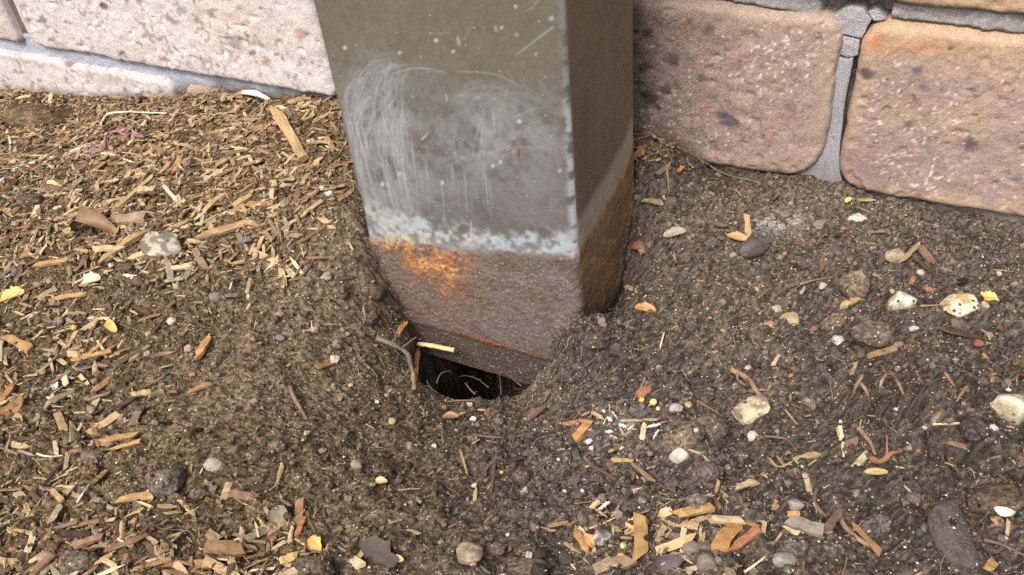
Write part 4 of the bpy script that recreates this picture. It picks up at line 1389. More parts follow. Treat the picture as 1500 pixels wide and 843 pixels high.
# ------------------------------------------------------------------ stones and clods
W_ = (216, 208, 190)
D_ = (120, 104, 88)
st = [
    (240, 356, 58, 42, (186, 178, 162), 'speckled grey stone half buried among the tan chips', dict(dark=(120, 112, 96), rough=.3, facets=4, grit=.05)),
    (1318, 439, 46, 40, (226, 222, 206), 'angular white stone between the dark clods and the yellow leaf', dict(dark=(176, 166, 140), facets=9)),
    (1403, 445, 58, 40, (222, 212, 180), 'rounded white stone with ochre stains beside the yellow leaf', dict(dark=(190, 160, 100), rough=.3)),
    (1312, 372, 32, 24, (204, 192, 160), 'small cream stone behind the thin propped stick', dict(dark=(150, 132, 100))),
    (1484, 592, 54, 56, (214, 206, 184), 'coarse cream stone on the soil right of the root clump', dict(dark=(164, 152, 120), rough=.3)),
    (1097, 602, 62, 28, (196, 180, 150), 'wedge shaped tan stone beside the thick pale root', dict(dark=(140, 122, 96), facets=8, sink=.25)),
    (994, 664, 34, 26, (220, 214, 200), 'bright white quartz lump under a brown clod', dict(facets=8)),
    (1256, 318, 30, 12, (222, 216, 204), 'small flat white stone on the soil below the tan brick', dict(sink=.4)),
    (686, 808, 48, 36, (176, 158, 128), 'speckled tan stone on the soil far in front of the hole', dict(dark=(130, 112, 90), facets=7)),
    (315, 678, 32, 26, (178, 168, 156), 'pale grey stone right of the large grey clod', dict(facets=7)),
    (524, 681, 20, 18, (176, 144, 134), 'pink brown pebble on bare soil left of the hole', dict(sink=.25)),
    (1165, 736, 26, 22, (160, 156, 146), 'whitish lump beside the reddish curving root', dict(rough=.3)),
    (1148, 818, 36, 26, (160, 158, 150), 'whitish stone on the soil right of the chip pile', dict(rough=.3)),
    (880, 783, 38, 30, (126, 116, 110), 'mottled grey stone left of the thick upright stick', dict(dark=(190, 184, 180))),
    (1014, 800, 32, 24, (130, 120, 110), 'flat grey pebble in the chip pile', dict(facets=8)),
    (1034, 820, 30, 40, (136, 124, 114), 'oblong grey stone below the broad orange chip', dict(facets=7)),
    (1052, 820, 13, 18, (128, 124, 128), 'small slate grey pebble beside the oblong grey stone', dict()),
    (943, 572, 26, 22, (168, 104, 70), 'rust red crumbly lump right of the post', dict(rough=.35, facets=7)),
    (68, 814, 26, 20, (176, 140, 122), 'pink brown pebble at the left of the gritty lump', dict()),
    (1432, 300, 10, 8, (200, 190, 170), 'tiny pale pebble at the foot of the tan brick', dict()),
    (85, 470, 16, 14, (118, 112, 108), 'small dark grey pebble above the slim tan chips', dict()),
    (72, 520, 18, 12, (140, 142, 138), 'small blue grey pebble left of the slim tan chip', dict()),
    (88, 468, 18, 16, (140, 134, 118), 'grey green pebble in the mulch by the yellow leaf scrap', dict()),
    (318, 432, 22, 20, (132, 122, 108), 'dull grey pebble at the end of the dark bark strip', dict()),
    (412, 494, 16, 10, (120, 122, 124), 'blue grey pebble on the bare soil left of the post', dict()),
    (360, 350, 20, 14, (118, 110, 104), 'dark grey pebble at the end of the long tan splinter', dict()),
    (260, 420, 12, 12, (190, 176, 150), 'small pale pebble on the lower mulch slope', dict()),
    (950, 565, 12, 10, (120, 100, 90), 'small brown pebble behind the rust red lump', dict()),
    (1315, 505, 20, 16, (150, 110, 96), 'reddish brown pebble below the rounded white stone', dict()),
    (1432, 502, 16, 15, (150, 82, 66), 'brick red pebble near the crooked tan root', dict()),
    (1448, 490, 14, 12, (164, 136, 104), 'tan pebble above the brick red pebble', dict()),
    (1348, 398, 14, 12, (206, 196, 168), 'small cream pebble right of the angular white stone', dict()),
    (1338, 482, 14, 10, (214, 210, 204), 'small white pebble below the angular white stone', dict()),
    (990, 597, 20, 18, (190, 188, 180), 'small pale grey pebble above the brown clod', dict()),
    (1205, 418, 14, 12, (192, 190, 178), 'small whitish pebble left of the gritty dark clod', dict()),
    (1158, 466, 34, 12, (190, 170, 130), 'flat yellowish stone on the soil left of the clods', dict()),
    (985, 640, 10, 12, (222, 206, 196), 'small white pebble on the flank of the brown clod', dict()),
]
for k, (x, y, w, h, c, lab, kw) in enumerate(st):
    if w < 40:
        c = tuple(.76 * np.array(c) + .24 * np.array((100, 88, 76)))
        kw = {'sink': .42, 'facets': 8, **kw}
    stone_px(x, y, w, h, c, lab, name='stone' if w > 22 else 'pebble', seed=k + 1, lev=4 if w > 54 else 3, cat='stone', **kw)

cl = [
    (242, 699, 54, 50, (116, 106, 94), 'large round grey clod in the lower mulch', {}),
    (140, 668, 38, 28, (122, 108, 90), 'upper grey brown clod of a touching pair', {}),
    (134, 687, 26, 20, (130, 104, 70), 'lower ochre clod of a touching pair', {}),
    (115, 818, 56, 34, (114, 102, 86), 'gritty elongated lump among the lower mulch chips', dict(rough=.35)),
    (1248, 416, 44, 50, (124, 108, 90), 'gritty dark clod behind the stick across the clods', dict(rough=.35)),
    (1225, 470, 40, 28, (122, 104, 86), 'rounded brown clod under the tan stick', {}),
    (1276, 488, 62, 48, (108, 94, 84), 'broad dark clod in front of the angular white stone', dict(rough=.3)),
    (1000, 636, 62, 48, (124, 108, 90), 'flat topped brown clod resting on white quartz', dict(rough=.25, facets=5)),
    (1038, 622, 48, 42, (118, 104, 92), 'rounded grey brown clod beside the flat topped clod', {}),
    (930, 652, 34, 20, (128, 112, 96), 'crumbly clod among the white lime flakes', {}),
    (763, 697, 28, 24, (104, 88, 78), 'dark round clod on the soil before the hole', {}),
    (722, 602, 26, 20, (116, 86, 76), 'reddish brown clod just below the hole', {}),
    (728, 803, 26, 24, (112, 92, 80), 'brown clod right of the speckled tan stone', {}),
    (775, 826, 60, 30, (112, 96, 80), 'broad low clod at the foot of the dark soil', dict(sink=.45)),
    (465, 828, 54, 32, (100, 86, 72), 'dark gritty clod below the bright yellow tan chip', dict(rough=.3)),
    (62, 166, 96, 34, (112, 92, 70), 'long earth lump against the low pale brick', dict(rough=.25, facets=2, sink=.42)),
    (1425, 625, 40, 40, (84, 74, 72), 'dark lump behind the shaggy root clump', {}),
    (1450, 730, 70, 40, (96, 82, 66), 'overhanging dark clod above the blue grey slab', dict(rough=.4, sink=.4)),
    (1040, 690, 44, 44, (116, 98, 94), 'mauve brown clod above the orange tan stick end', dict(sink=.45)),
    (1020, 735, 34, 32, (124, 112, 104), 'grey clod at the head of the chip pile', {}),
    (1160, 800, 50, 30, (108, 98, 90), 'grey gritty clod behind the whitish stone', dict(sink=.45)),
    (1285, 765, 50, 32, (104, 96, 94), 'grey dark clod right of the rusty brown root', dict(sink=.5)),
    (875, 380, 1, 1, (0, 0, 0), '', None),
    (1100, 372, 1, 1, (0, 0, 0), '', None),
    (500, 425, 30, 26, (118, 100, 78), 'loose clod on the bank left of the post', dict(sink=.45)),
    (548, 425, 34, 26, (112, 94, 74), 'crumbly clod against the left edge of the post', dict(sink=.4, rough=.35)),
    (540, 462, 30, 28, (104, 88, 72), 'crumbly clod on the slope above the hole', dict(sink=.45, rough=.35)),
    (870, 495, 40, 30, (92, 80, 76), 'dark clod at the front corner of the post', dict(sink=.4, rough=.35)),
    (905, 510, 34, 24, (88, 76, 74), 'dark clod beside the clod at the post corner', dict(sink=.45, rough=.35)),
    (840, 545, 40, 24, (94, 82, 80), 'dark clod at the right end of the hole', dict(sink=.45, rough=.35)),
    (205, 410, 26, 20, (116, 96, 74), 'earth clod under the short white stalk', dict(sink=.4)),
    (185, 392, 28, 22, (104, 86, 70), 'dark earth clod below the broad tan splinter', dict(sink=.4)),
    (45, 290, 40, 22, (108, 90, 68), 'earth clod in the mulch below the long white stalk', dict(sink=.45)),
    (405, 650, 30, 22, (118, 100, 84), 'low earth clod on the bare slope', dict(sink=.5)),
    (290, 720, 26, 20, (112, 100, 88), 'grey earth clod right of the tucked tan chip', dict(sink=.45)),
]
for k, (x, y, w, h, c, lab, kw) in enumerate(cl):
    if kw is None:
        continue
    kw = {**dict(grit=.05, rough=.28, facets=3, sink=.36), **kw}
    stone_px(x, y, w, h, c, lab, name='soil_clod', mat=MAT_CLOD, lev=4 if w > 36 else 3, cat='clod', seed=100 + k, **kw)

# the smooth slab at lower right
_a, _b = on_ground(1378, 738), on_ground(1414, 836)
_m = (_a + _b) / 2
_L, _w = np.linalg.norm(_b - _a) / 2, 26 * mpp(_m)
_v, _f, _g = stone_mesh(np.random.default_rng(77), 4, .10, 8, .010, 77)
_g = _g * np.random.default_rng(78).uniform(.65, 1.3, len(_v))
_v = np.sign(_v) * np.abs(_v) ** .6 * (1 + .08 * fbm(_v, .5, 3, 5))[:, None]
me = mesh_from('stone_slab', _v * [_L * 1.05, _w * 1.1, .004], _f, np.repeat(_g[:, None], 3, 1), True)
me.materials.append(MAT_CLOD)
o = link('stone_slab', me, None, label='smooth blue grey slab sunk in the dark soil', cat='stone')
put(o, (_m[0], _m[1], max(sample(ZM, _m[0], _m[1])[0], _m[2]) - .0034), normal_at(_m[0], _m[1])[0], _b - _a)
tint(o, (92, 85, 81))
CHIP_BOX.append((_m[0], _m[1], _w))

# seeds, beads and coloured bits
for k, (x, y, d, c, nm, lab) in enumerate([
    (910, 816, 16, (232, 158, 24), 'seed', 'round bright orange seed among the chips'),
    (913, 800, 12, (186, 176, 110), 'seed', 'small greenish seed above the orange seed'),
    (940, 587, 10, (226, 176, 40), 'seed', 'tiny round yellow seed below the rust red lump'),
    (110, 481, 11, (216, 160, 52), 'seed', 'yellow orange bead like seed near the left mulch'),
    (846, 621, 11, (186, 92, 92), 'bead', 'small pink bead beside the orange chip'),
    (1149, 373, 10, (190, 110, 108), 'brick_crumb', 'pink crumb on the soil right of the dark leaf'),
    (1246, 342, 8, (186, 84, 116), 'brick_crumb', 'magenta crumb on the soil below the tan brick'),
    (1287, 433, 10, (184, 120, 82), 'brick_crumb', 'orange crumb left of the angular white stone'),
    (744, 784, 8, (240, 238, 232), 'bead', 'round white bead above the speckled tan stone'),
    (545, 740, 9, (186, 104, 92), 'brick_crumb', 'pink crumb on the soil below the pink brown pebble'),
    (711, 730, 9, (190, 116, 96), 'brick_crumb', 'salmon crumb on the soil before the hole'),
    (1252, 388, 9, (206, 126, 76), 'brick_crumb', 'orange crumb above the gritty dark clod'),
    (1015, 346, 10, (206, 126, 98), 'brick_crumb', 'salmon crumb near the grey leaf scrap'),
    (952, 664, 14, (170, 116, 94), 'brick_crumb', 'salmon crumb left of the white quartz lump'),
    (957, 590, 13, (230, 196, 116), 'seed', 'oval cream seed beside the tiny yellow seed'),
    (964, 600, 8, (232, 190, 120), 'seed', 'smallest cream seed below the oval cream seed'),
    (1158, 552, 10, (200, 118, 66), 'brick_crumb', 'orange crumb on the dark soil above the root clump'),
    (400, 662, 8, (206, 122, 112), 'brick_crumb', 'pink crumb on the bare slope left of the hole'),
    (735, 692, 7, (214, 160, 62), 'seed', 'tiny orange seed beside the dark round clod'),
]):
    d = d * .88
    if nm != 'seed':
        c = tuple(.68 * np.array(c) + .32 * np.array((104, 88, 74)))
        d = d * .88
    stone_px(x, y, d, d, c, lab, name=nm, mat=MAT_SEED if nm in ('seed', 'bead') else MAT_STONE, lev=3, rough=.05 if nm != 'brick_crumb' else .3,
             facets=0 if nm != 'brick_crumb' else 6, grit=.01, sink=.2, cat='seed' if nm == 'seed' else nm.replace('_', ' '), seed=200 + k)

# leaves, bark curls and flakes
for k, (x, y, L, w, a, c, lab, nm, kw) in enumerate([
    (374, 145, 68, 8, .12, (226, 220, 206), 'white papery peel lying against the pale brick', 'bark_peel', dict(curl=.35, cat='peel')),
    (140, 342, 78, 26, .15, (150, 118, 86), 'curled brown bark piece arching over the mulch', 'bark_curl', dict(curl=.8, cat='bark', lift=.002)),
    (133, 413, 30, 22, -.1, (190, 200, 168), 'pale green flake on the mulch', 'leaf_scrap', dict(jag=.4)),
    (18, 436, 40, 22, -.3, (222, 176, 84), 'torn yellow leaf left of the pale green flake', 'leaf_scrap', dict(jag=.4)),
    (164, 481, 30, 13, .8, (222, 172, 76), 'small pointed yellow leaf above the slim tan chip', 'leaf_scrap', dict()),
    (411, 762, 42, 30, 1.2, (134, 122, 100), 'triangular grey brown leaf in the lower mulch', 'leaf_scrap', dict(jag=.3)),
    (462, 801, 32, 20, .9, (226, 170, 76), 'yellow orange leaf scrap below the triangular leaf', 'leaf_scrap', dict(jag=.35)),
    (555, 815, 70, 46, .5, (72, 62, 52), 'large dark flat leaf half buried in soil', 'leaf_scrap', dict(jag=.6, curl=.06)),
    (1104, 369, 44, 30, -.4, (76, 68, 66), 'dark withered leaf right of the grey leaf scrap', 'leaf_scrap', dict(jag=.25)),
    (988, 345, 34, 14, -.1, (166, 154, 134), 'flat grey leaf scrap on dark soil right of the post', 'leaf_scrap', dict(jag=.3)),
    (1446, 441, 30, 20, .2, (222, 176, 74), 'yellow leaf scrap beside the rounded white stone', 'leaf_scrap', dict(jag=.4)),
    (1080, 352, 32, 12, .2, (196, 150, 96), 'tan husk left of the dark withered leaf', 'husk', dict(cat='husk')),
    (945, 455, 34, 14, .0, (190, 138, 70), 'orange brown leaf at the foot of the soil bank', 'leaf_scrap', dict(jag=.3)),
    (942, 360, 16, 34, 1.2, (140, 88, 56), 'rust brown leaf on the bank right of the post', 'leaf_scrap', dict()),
    (1282, 696, 32, 10, .0, (176, 156, 84), 'olive yellow leaf below the bright orange root', 'leaf_scrap', dict()),
    (784, 611, 42, 12, -.5, (116, 84, 70), 'dull brown leaf on the soil below the hole', 'leaf_scrap', dict()),
    (660, 613, 26, 10, .0, (160, 118, 74), 'small tan leaf on the soil below the hole', 'leaf_scrap', dict()),
    (558, 708, 20, 10, .1, (206, 184, 128), 'pale husk right of the pink brown pebble', 'husk', dict(cat='husk')),
    (583, 823, 20, 10, .2, (214, 180, 104), 'pale yellow husk on the large dark flat leaf', 'husk', dict(cat='husk')),
    (1242, 297, 12, 7, -.5, (214, 196, 92), 'tiny yellow green leaf below the upright joint', 'leaf_scrap', dict()),
    (1465, 762, 14, 24, 1.7, (222, 216, 190), 'upright cream flake above the soil by the slab', 'leaf_scrap', dict(lift=.003)),
    (1462, 742, 40, 14, .1, (206, 186, 110), 'yellowish lichen scrap right of the blue grey slab', 'lichen_scrap', dict(jag=.6, cat='lichen')),
    (978, 830, 30, 40, 1.4, (96, 76, 84), 'dark purple leaf at the right of the thick upright stick', 'leaf_scrap', dict(jag=.3)),
    (925, 773, 22, 18, .3, (222, 186, 116), 'pale crumpled leaf above the thick upright stick', 'leaf_scrap', dict(jag=.5)),
    (975, 757, 24, 22, .6, (222, 176, 124), 'pale orange crumpled leaf in the chip pile', 'leaf_scrap', dict(jag=.5)),
    (863, 796, 26, 14, .9, (206, 150, 92), 'torn orange husk left of the orange seed', 'husk', dict(cat='husk')),
    (20, 600, 22, 40, 1.4, (150, 104, 58), 'brown pointed leaf in the dark mulch hollow', 'leaf_scrap', dict()),
    (82, 570, 10, 14, 1.2, (190, 192, 200), 'small bluish white flake on the mulch', 'leaf_scrap', dict()),
]):
    leaf_px(x, y, L, w, a, c, lab, nm, seed=k, **kw)

# white lime flakes
fl = [(958, 628, 26, 7, -.2), (961, 641, 20, 6, -1.0), (908, 660, 8, 16, 1.6), (862, 650, 10, 20, 1.4), (866, 660, 9, 12, 1.2), (893, 618, 14, 9, .6), (900, 612, 18, 6, .9),
      (912, 628, 16, 10, .2), (892, 636, 14, 9, .1), (924, 630, 14, 6, -.6), (885, 745, 26, 11, -.4), (818, 677, 7, 7, .3), (884, 606, 8, 8, .5), (827, 723, 9, 6, .2), (695, 714, 8, 14, 1.3),
      (853, 723, 8, 8, .5), (636, 657, 10, 10, .3), (553, 592, 8, 9, .6), (693, 617, 12, 12, .2), (1310, 607, 7, 7, .1), (1500 - 24, 575, 9, 8, .2), (1230, 622, 7, 8, .3)]
FLAKE = ['curved above a straight one, left of the flat topped clod', 'lying straight below a curved one by the flat topped clod', 'upright beside the salmon crumb',
         'large and upright by the orange chip and pink bead', '', '', '', '', '', '', 'ribbed and broad above the mottled grey stone', 'on bare soil above the dark slate sliver',
         'at the upper edge of the lime scatter', 'on soil left of the ribbed broad flake', 'below the dark grey root piece', 'beside the ribbed broad flake', 'on soil left of the dark mauve root',
         'on soil left of the hole', 'just under the reddish brown clod', 'on the root clump', 'beside the coarse cream stone', 'in the root clump cavity']
for k, (x, y, L, w, a) in enumerate(fl):
    near = 840 < x < 970 and 600 < y < 690
    mk = FLAKE[k]
    leaf_px(x, y, L * .85, w * .72, a, (200, 197, 190), (mk and 'white lime flake ' + mk or 'white lime flake in the scatter left of the brown clod') if near else 'lone white lime flake ' + mk, 'lime_flake', seed=300 + k, cat='flake', jag=.75, curl=.15,
            group='white lime flakes')

# ------------------------------------------------------------------ scattered mulch: single chips, then the rest as litter
box = np.array(CHIP_BOX)


def in_post(px_, py_):
    return ((px_ > 455 + .243 * py_ - 4) & (px_ < 932) & (py_ < 470 + .35 * (px_ - 600) * (px_ < 850)) & (py_ < 545))


def visible(P):
    """clear line of sight past the post"""
    d = P - CAM
    ok = np.ones(len(P), bool)
    # front plane of the post and its right-hand plane
    t = (PY0 - CAM[1]) / np.where(np.abs(d[:, 1]) < 1e-9, 1e-9, d[:, 1])
    x = CAM[0] + t * d[:, 0]
    ok &= ~((t > 0) & (t < .995) & (x > PX0) & (x < PX1) & (P[:, 1] > 0))
    t = (PX1 - CAM[0]) / np.where(np.abs(d[:, 0]) < 1e-9, 1e-9, d[:, 0])
    y = CAM[1] + t * d[:, 1]
    ok &= ~((t > 0) & (t < .995) & (y > PY0) & (y < PY1))
    return ok


rs = np.random.default_rng(2024)
NC = 78000
cx_ = rs.uniform(GX0 + .005, GX1 - .005, NC)
cy_ = rs.uniform(GY0 + .005, WALL - .001, NC)
cz_ = sample(ZM, cx_, cy_)
cp_ = project(np.c_[cx_, cy_, cz_])
cl_noise = .75 + .6 * vnoise(np.c_[cx_, cy_], .022, 501)
keep = rs.random(NC) < density(cp_[:, 0], cp_[:, 1]) * cl_noise
keep &= ~((cx_ > PX0 - .002) & (cx_ < PX1 + .002) & (cy_ > -.026) & (cy_ < PY1 + .002))
keep &= cz_ > zu(-1.16)
cx_, cy_, cz_, cp_ = cx_[keep], cy_[keep], cz_[keep], cp_[keep]
nk = len(cx_)
Ls = np.clip(rs.lognormal(math.log(.0044), .48, nk), .0014, .0135)
asp = rs.uniform(.10, .34, nk)
Ws = np.clip(Ls * asp, .0005, .0027)
Ts = np.clip(Ws * rs.uniform(.25, .5, nk), .0004, .0016)
keys = list(PAL)
sel = rs.choice(6, nk, p=[.44, .14, .09, .16, .10, .07])
sc_px = Ls / (cp_[:, 2] / F)
sw_px = Ws / (cp_[:, 2] / F)
vis = visible(np.c_[cx_, cy_, cz_]) & (cp_[:, 0] > 6) & (cp_[:, 0] < 1494) & (cp_[:, 1] > 120) & (cp_[:, 1] < 838)
near_named = np.zeros(nk, bool)
for bx_, by_, br_ in box:
    near_named |= np.hypot(cx_ - bx_, cy_ - by_) < br_ * .8
vis &= ~near_named
N_SINGLE = 225
area = np.where(vis, sc_px * np.sqrt(sw_px), -1)
order = np.argsort(-area)
single = order[:N_SINGLE]
rest = np.ones(nk, bool)
rest[single] = False
rest &= ~near_named | (rs.random(nk) < .25)
nn_ = normal_at(cx_, cy_)


MARKS = [(428, 205, 'long flat tan splinter'), (375, 145, 'white papery peel'), (240, 356, 'speckled grey stone'), (140, 345, 'curled bark piece'), (192, 325, 'flat grey tan chip'),
         (180, 200, 'pink thread'), (195, 167, 'pale bowed straw'), (60, 166, 'long earth lump by the brick'), (60, 238, 'long white stalk'), (330, 338, 'long splinter by the speckled stone'),
         (198, 287, 'long thin yellow splinter'), (250, 288, 'thin white wood sliver'), (262, 240, 'bright orange brown chip'), (133, 413, 'pale green flake'), (18, 436, 'torn yellow leaf'),
         (164, 481, 'small pointed yellow leaf'), (110, 481, 'yellow orange seed'), (297, 508, 'orange chip alone on bare soil'), (460, 345, 'dark thin splinter by the post'), (195, 407, 'short white stalk'),
         (207, 578, 'pale chip and grey splinter pair'), (295, 571, 'slim orange brown chip'), (20, 590, 'brown pointed leaf'), (82, 570, 'small bluish white flake'), (138, 675, 'pair of touching clods'),
         (242, 699, 'large round grey clod'), (315, 678, 'pale grey stone'), (123, 723, 'thin white stalk'), (198, 731, 'tan chip under the grey clod'), (115, 818, 'gritty elongated lump'),
         (68, 814, 'pink brown pebble by the lump'), (332, 808, 'broad brown bark chip'), (411, 762, 'triangular grey brown leaf'), (462, 801, 'yellow orange leaf scrap'), (465, 828, 'dark gritty clod'),
         (437, 590, 'reddish brown root'), (524, 681, 'pink brown pebble on bare soil'), (555, 815, 'large dark flat leaf'), (686, 808, 'speckled tan stone'), (763, 697, 'dark round clod'),
         (700, 575, 'front lip of the hole'), (852, 633, 'orange chip and pink bead'), (910, 640, 'white lime flakes'), (943, 572, 'rust red lump'), (1000, 640, 'clod on white quartz'),
         (1097, 602, 'wedge shaped tan stone'), (910, 816, 'orange seed'), (940, 795, 'thick upright tan stick'), (880, 783, 'mottled grey stone'), (1015, 750, 'orange tan stick end'),
         (1065, 790, 'broad orange chip'), (1093, 712, 'short pale stick'), (1180, 775, 'grey mauve bark chip'), (1250, 780, 'rusty brown root'), (1395, 778, 'blue grey slab'),
         (1300, 670, 'bright orange root'), (1340, 600, 'root clump'), (1484, 592, 'coarse cream stone'), (1276, 488, 'broad dark clod'), (1318, 439, 'angular white stone'),
         (1403, 445, 'rounded white stone'), (1248, 416, 'gritty dark clod'), (1104, 369, 'dark withered leaf'), (1150, 325, 'lime powder patch'), (988, 345, 'flat grey leaf scrap'),
         (960, 195, 'chip wedged between post and brick'), (945, 455, 'orange brown leaf by the bank'), (1165, 690, 'tan crooked root'), (1462, 742, 'yellowish lichen scrap'), (885, 745, 'lone white lime flake')]
MXY = np.array([m_[:2] for m_ in MARKS])


def zone(px_, py_):
    """the landmark a chip lies nearest to"""
    return 'near the ' + MARKS[int(np.argmin(((MXY - [px_, py_]) ** 2).sum(1)))][2]


SEEN = {}
for i in single:
    el = Ls[i] / Ws[i]
    shape = 'sliver' if el > 5 else ('splinter' if el > 3.2 else ('chip' if el > 2.3 else 'stubby chip'))
    key = keys[sel[i]]
    size = 'long' if Ls[i] > .0105 else ('mid sized' if Ls[i] > .008 else 'small')
    lab = f'{size} {key} {shape} {zone(*cp_[i, :2])}'
    wd_ = 'thin ' if el > 4.6 else ('broad ' if Ws[i] > .0024 else '')
    if lab in SEEN:
        lab = wd_ + lab if wd_ else lab
    SEEN[lab] = 1
    a = rs.uniform(0, math.pi)
    colr = np.array(PAL[key]) * rs.uniform(.86, 1.10)
    o = lay_chip(chip_lib[rs.integers(len(chip_lib))], (cx_[i], cy_[i], cz_[i] + rs.uniform(-.0008, .0004)), nn_[i], (math.cos(a), math.sin(a), 0), Ls[i], Ws[i], Ts[i], np.clip(colr, 0, 250), lab,
                 tilt=rs.normal() * .17, roll=rs.normal() * .4, group='wood chips in the mulch')

ridx = np.where(rest)[0]
VV, F4, F3, CC = [], [], [], []
off = 0
lib = [chip_mesh(_r, 3, .22) for _ in range(14)]
for i in ridx:
    v, a4, a3, g = lib[rs.integers(14)]
    a = rs.uniform(0, 2 * math.pi)
    n = nn_[i] + rs.normal(size=3) * .22
    n /= np.linalg.norm(n)
    x = np.array([math.cos(a), math.sin(a), 0])
    x = x - n * (x @ n)
    x /= np.linalg.norm(x)
    y = np.cross(n, x)
    q = (v * [Ls[i], Ws[i], Ts[i]]) @ np.stack([x, y, n]) + [cx_[i], cy_[i], cz_[i] + Ts[i] * rs.uniform(0, .8) + .0003]
    VV.append(q)
    F4.append(a4 + off)
    F3.append(a3 + off)
    off += len(v)
    CC.append(g[:, None] * alb(PAL[keys[sel[i]]]) * rs.uniform(.4, 1.1))
me = mesh_from('wood_chip_litter', np.concatenate(VV), [np.concatenate(F4), np.concatenate(F3)], np.concatenate(CC), False)
link('wood_chip_litter', me, MAT_WOOD, label='fine splinters and shreds of wood mulch over the soil', cat='mulch', kind='stuff')

NF = 74000
fx_ = rs.uniform(GX0 + .005, GX1 - .005, NF)
fy_ = rs.uniform(GY0 + .005, WALL - .001, NF)
fp_ = project(np.c_[fx_, fy_, sample(ZM, fx_, fy_)])
kf = rs.random(NF) < np.maximum(density(fp_[:, 0], fp_[:, 1]), .03) * .8 * (.75 + .6 * vnoise(np.c_[fx_, fy_], .02, 502))
kf &= ~((fx_ > PX0 - .002) & (fx_ < PX1 + .002) & (fy_ > -.026) & (fy_ < PY1 + .002))
fx_, fy_ = fx_[kf], fy_[kf]
fz_ = sample(ZG, fx_, fy_)
nf = len(fx_)
FL = np.clip(rs.lognormal(math.log(.0028), .45, nf), .001, .009)
FW = np.clip(FL * rs.uniform(.1, .3, nf), .00028, .0011)
n = normal_at(fx_, fy_) + rs.normal(size=(nf, 3)) * .25
n /= np.linalg.norm(n, axis=1, keepdims=True)
a = rs.uniform(0, 2 * np.pi, nf)
x = np.stack([np.cos(a), np.sin(a), 0 * a], 1)
x -= n * (x * n).sum(1, keepdims=True)
x /= np.linalg.norm(x, axis=1, keepdims=True)
y = np.cross(n, x)
tv = np.array([[-.5, -.35, -.3], [-.5, .4, .2], [-.45, 0, .5], [.5, -.4, -.2], [.45, .3, -.3], [.5, 0, .5]])
tf3 = np.array([[0, 2, 1], [3, 4, 5]])
tf4 = np.array([[0, 3, 5, 2], [2, 5, 4, 1], [1, 4, 3, 0]])
V = (tv[None, :, 0, None] * (FL[:, None] * x)[:, None] + tv[None, :, 1, None] * (FW[:, None] * y)[:, None] + tv[None, :, 2, None] * (FW[:, None] * .6 * n)[:, None]
     + np.stack([fx_, fy_, fz_ + .0003], 1)[:, None])
o_ = (np.arange(nf) * 6)[:, None, None]
pal_ = np.array([alb(c) for c in [(186, 156, 104), (206, 182, 132), (156, 124, 80), (122, 96, 70), (150, 132, 104)]])
cc = pal_[rs.choice(5, nf, p=[.36, .2, .2, .14, .1])] * rs.uniform(.55, 1.1, (nf, 1))
me = mesh_from('mulch_shreds', V.reshape(-1, 3), [(tf4[None] + o_).reshape(-1, 4), (tf3[None] + o_).reshape(-1, 3)], np.repeat(cc, 6, 0), False)
link('mulch_shreds', me, MAT_WOOD, label='matted golden shreds and fibres of mulch', cat='mulch', kind='stuff')

# ------------------------------------------------------------------ crumbs of earth and grit
def surface(x, y):
    """top of the soil or of a clod lying on it"""
    z = sample(ZG, x, y)
    hx, hy = RW[0, 0], RW[1, 0]
    l = math.hypot(hx, hy)
    hx, hy = hx / l, hy / l
    for (ox, oy, oz, a, b, c) in CLODS:
        u = ((x - ox) * hx + (y - oy) * hy) / a
        v = (-(x - ox) * hy + (y - oy) * hx) / b
        d = 1 - u * u - v * v
        z = np.where(d > 0, np.maximum(z, oz + c * np.sqrt(np.maximum(d, 0)) * .93), z)
    return z


def scatter(name, n, size_mu, size_sig, lo, hi, tmpl, seed, palette, probs, label, cat, mat, sink=.25, dens=None, jit=.22):
    r_ = np.random.default_rng(seed)
    x = r_.uniform(GX0 + .003, GX1 - .003, n)
    y = r_.uniform(GY0 + .003, WALL - .0015, n)
    ok = ~((x > PX0 - .001) & (x < PX1 + .001) & (y > PY0 - .001) & (y < PY1 + .001))
    if dens is not None:
        q = project(np.c_[x, y, sample(ZM, x, y)])
        ok &= r_.random(n) < dens(q[:, 0], q[:, 1])
    ok &= r_.random(n) < .55 + .5 * vnoise(np.c_[x, y], .016, seed)
    z = surface(x, y)
    ok &= z > zu(-1.25)
    x, y, z = x[ok], y[ok], z[ok]
    n = len(x)
    s = np.clip(r_.lognormal(math.log(size_mu), size_sig, n), lo, hi) / 2
    tv, tf = tmpl
    m = len(tv)
    an = r_.uniform(.65, 1.3, (n, 1, 3))
    an[..., 2] *= .85
    V = tv[None] * an * (1 + jit * r_.uniform(-1, 1, (n, m, 1)))
    th_ = r_.uniform(0, 2 * np.pi, n)
    c_, s_ = np.cos(th_)[:, None], np.sin(th_)[:, None]
    V = np.stack([V[..., 0] * c_ - V[..., 1] * s_, V[..., 0] * s_ + V[..., 1] * c_, V[..., 2]], -1)
    V = V * s[:, None, None] + np.stack([x, y, z + s * (1 - 2 * sink)], -1)[:, None]
    F_ = (tf[None] + (np.arange(n) * m)[:, None, None]).reshape(-1, 3)
    if palette is None:
        p2 = np.c_[x, y]
        c = soil_colour(p2, project(np.c_[x, y, z]), r_) * r_.uniform(.8, 1.3, (n, 1))
    else:
        c = np.array([alb(q) for q in palette])[r_.choice(len(palette), n, p=probs)] * r_.uniform(.75, 1.15, (n, 1))
    C = np.repeat(c, m, 0) * (1 + .15 * r_.uniform(-1, 1, (n * m, 1)))
    me = mesh_from(name, V.reshape(-1, 3), F_, np.clip(C, .004, .8), False)
    link(name, me, mat, label=label, cat=cat, kind='stuff')


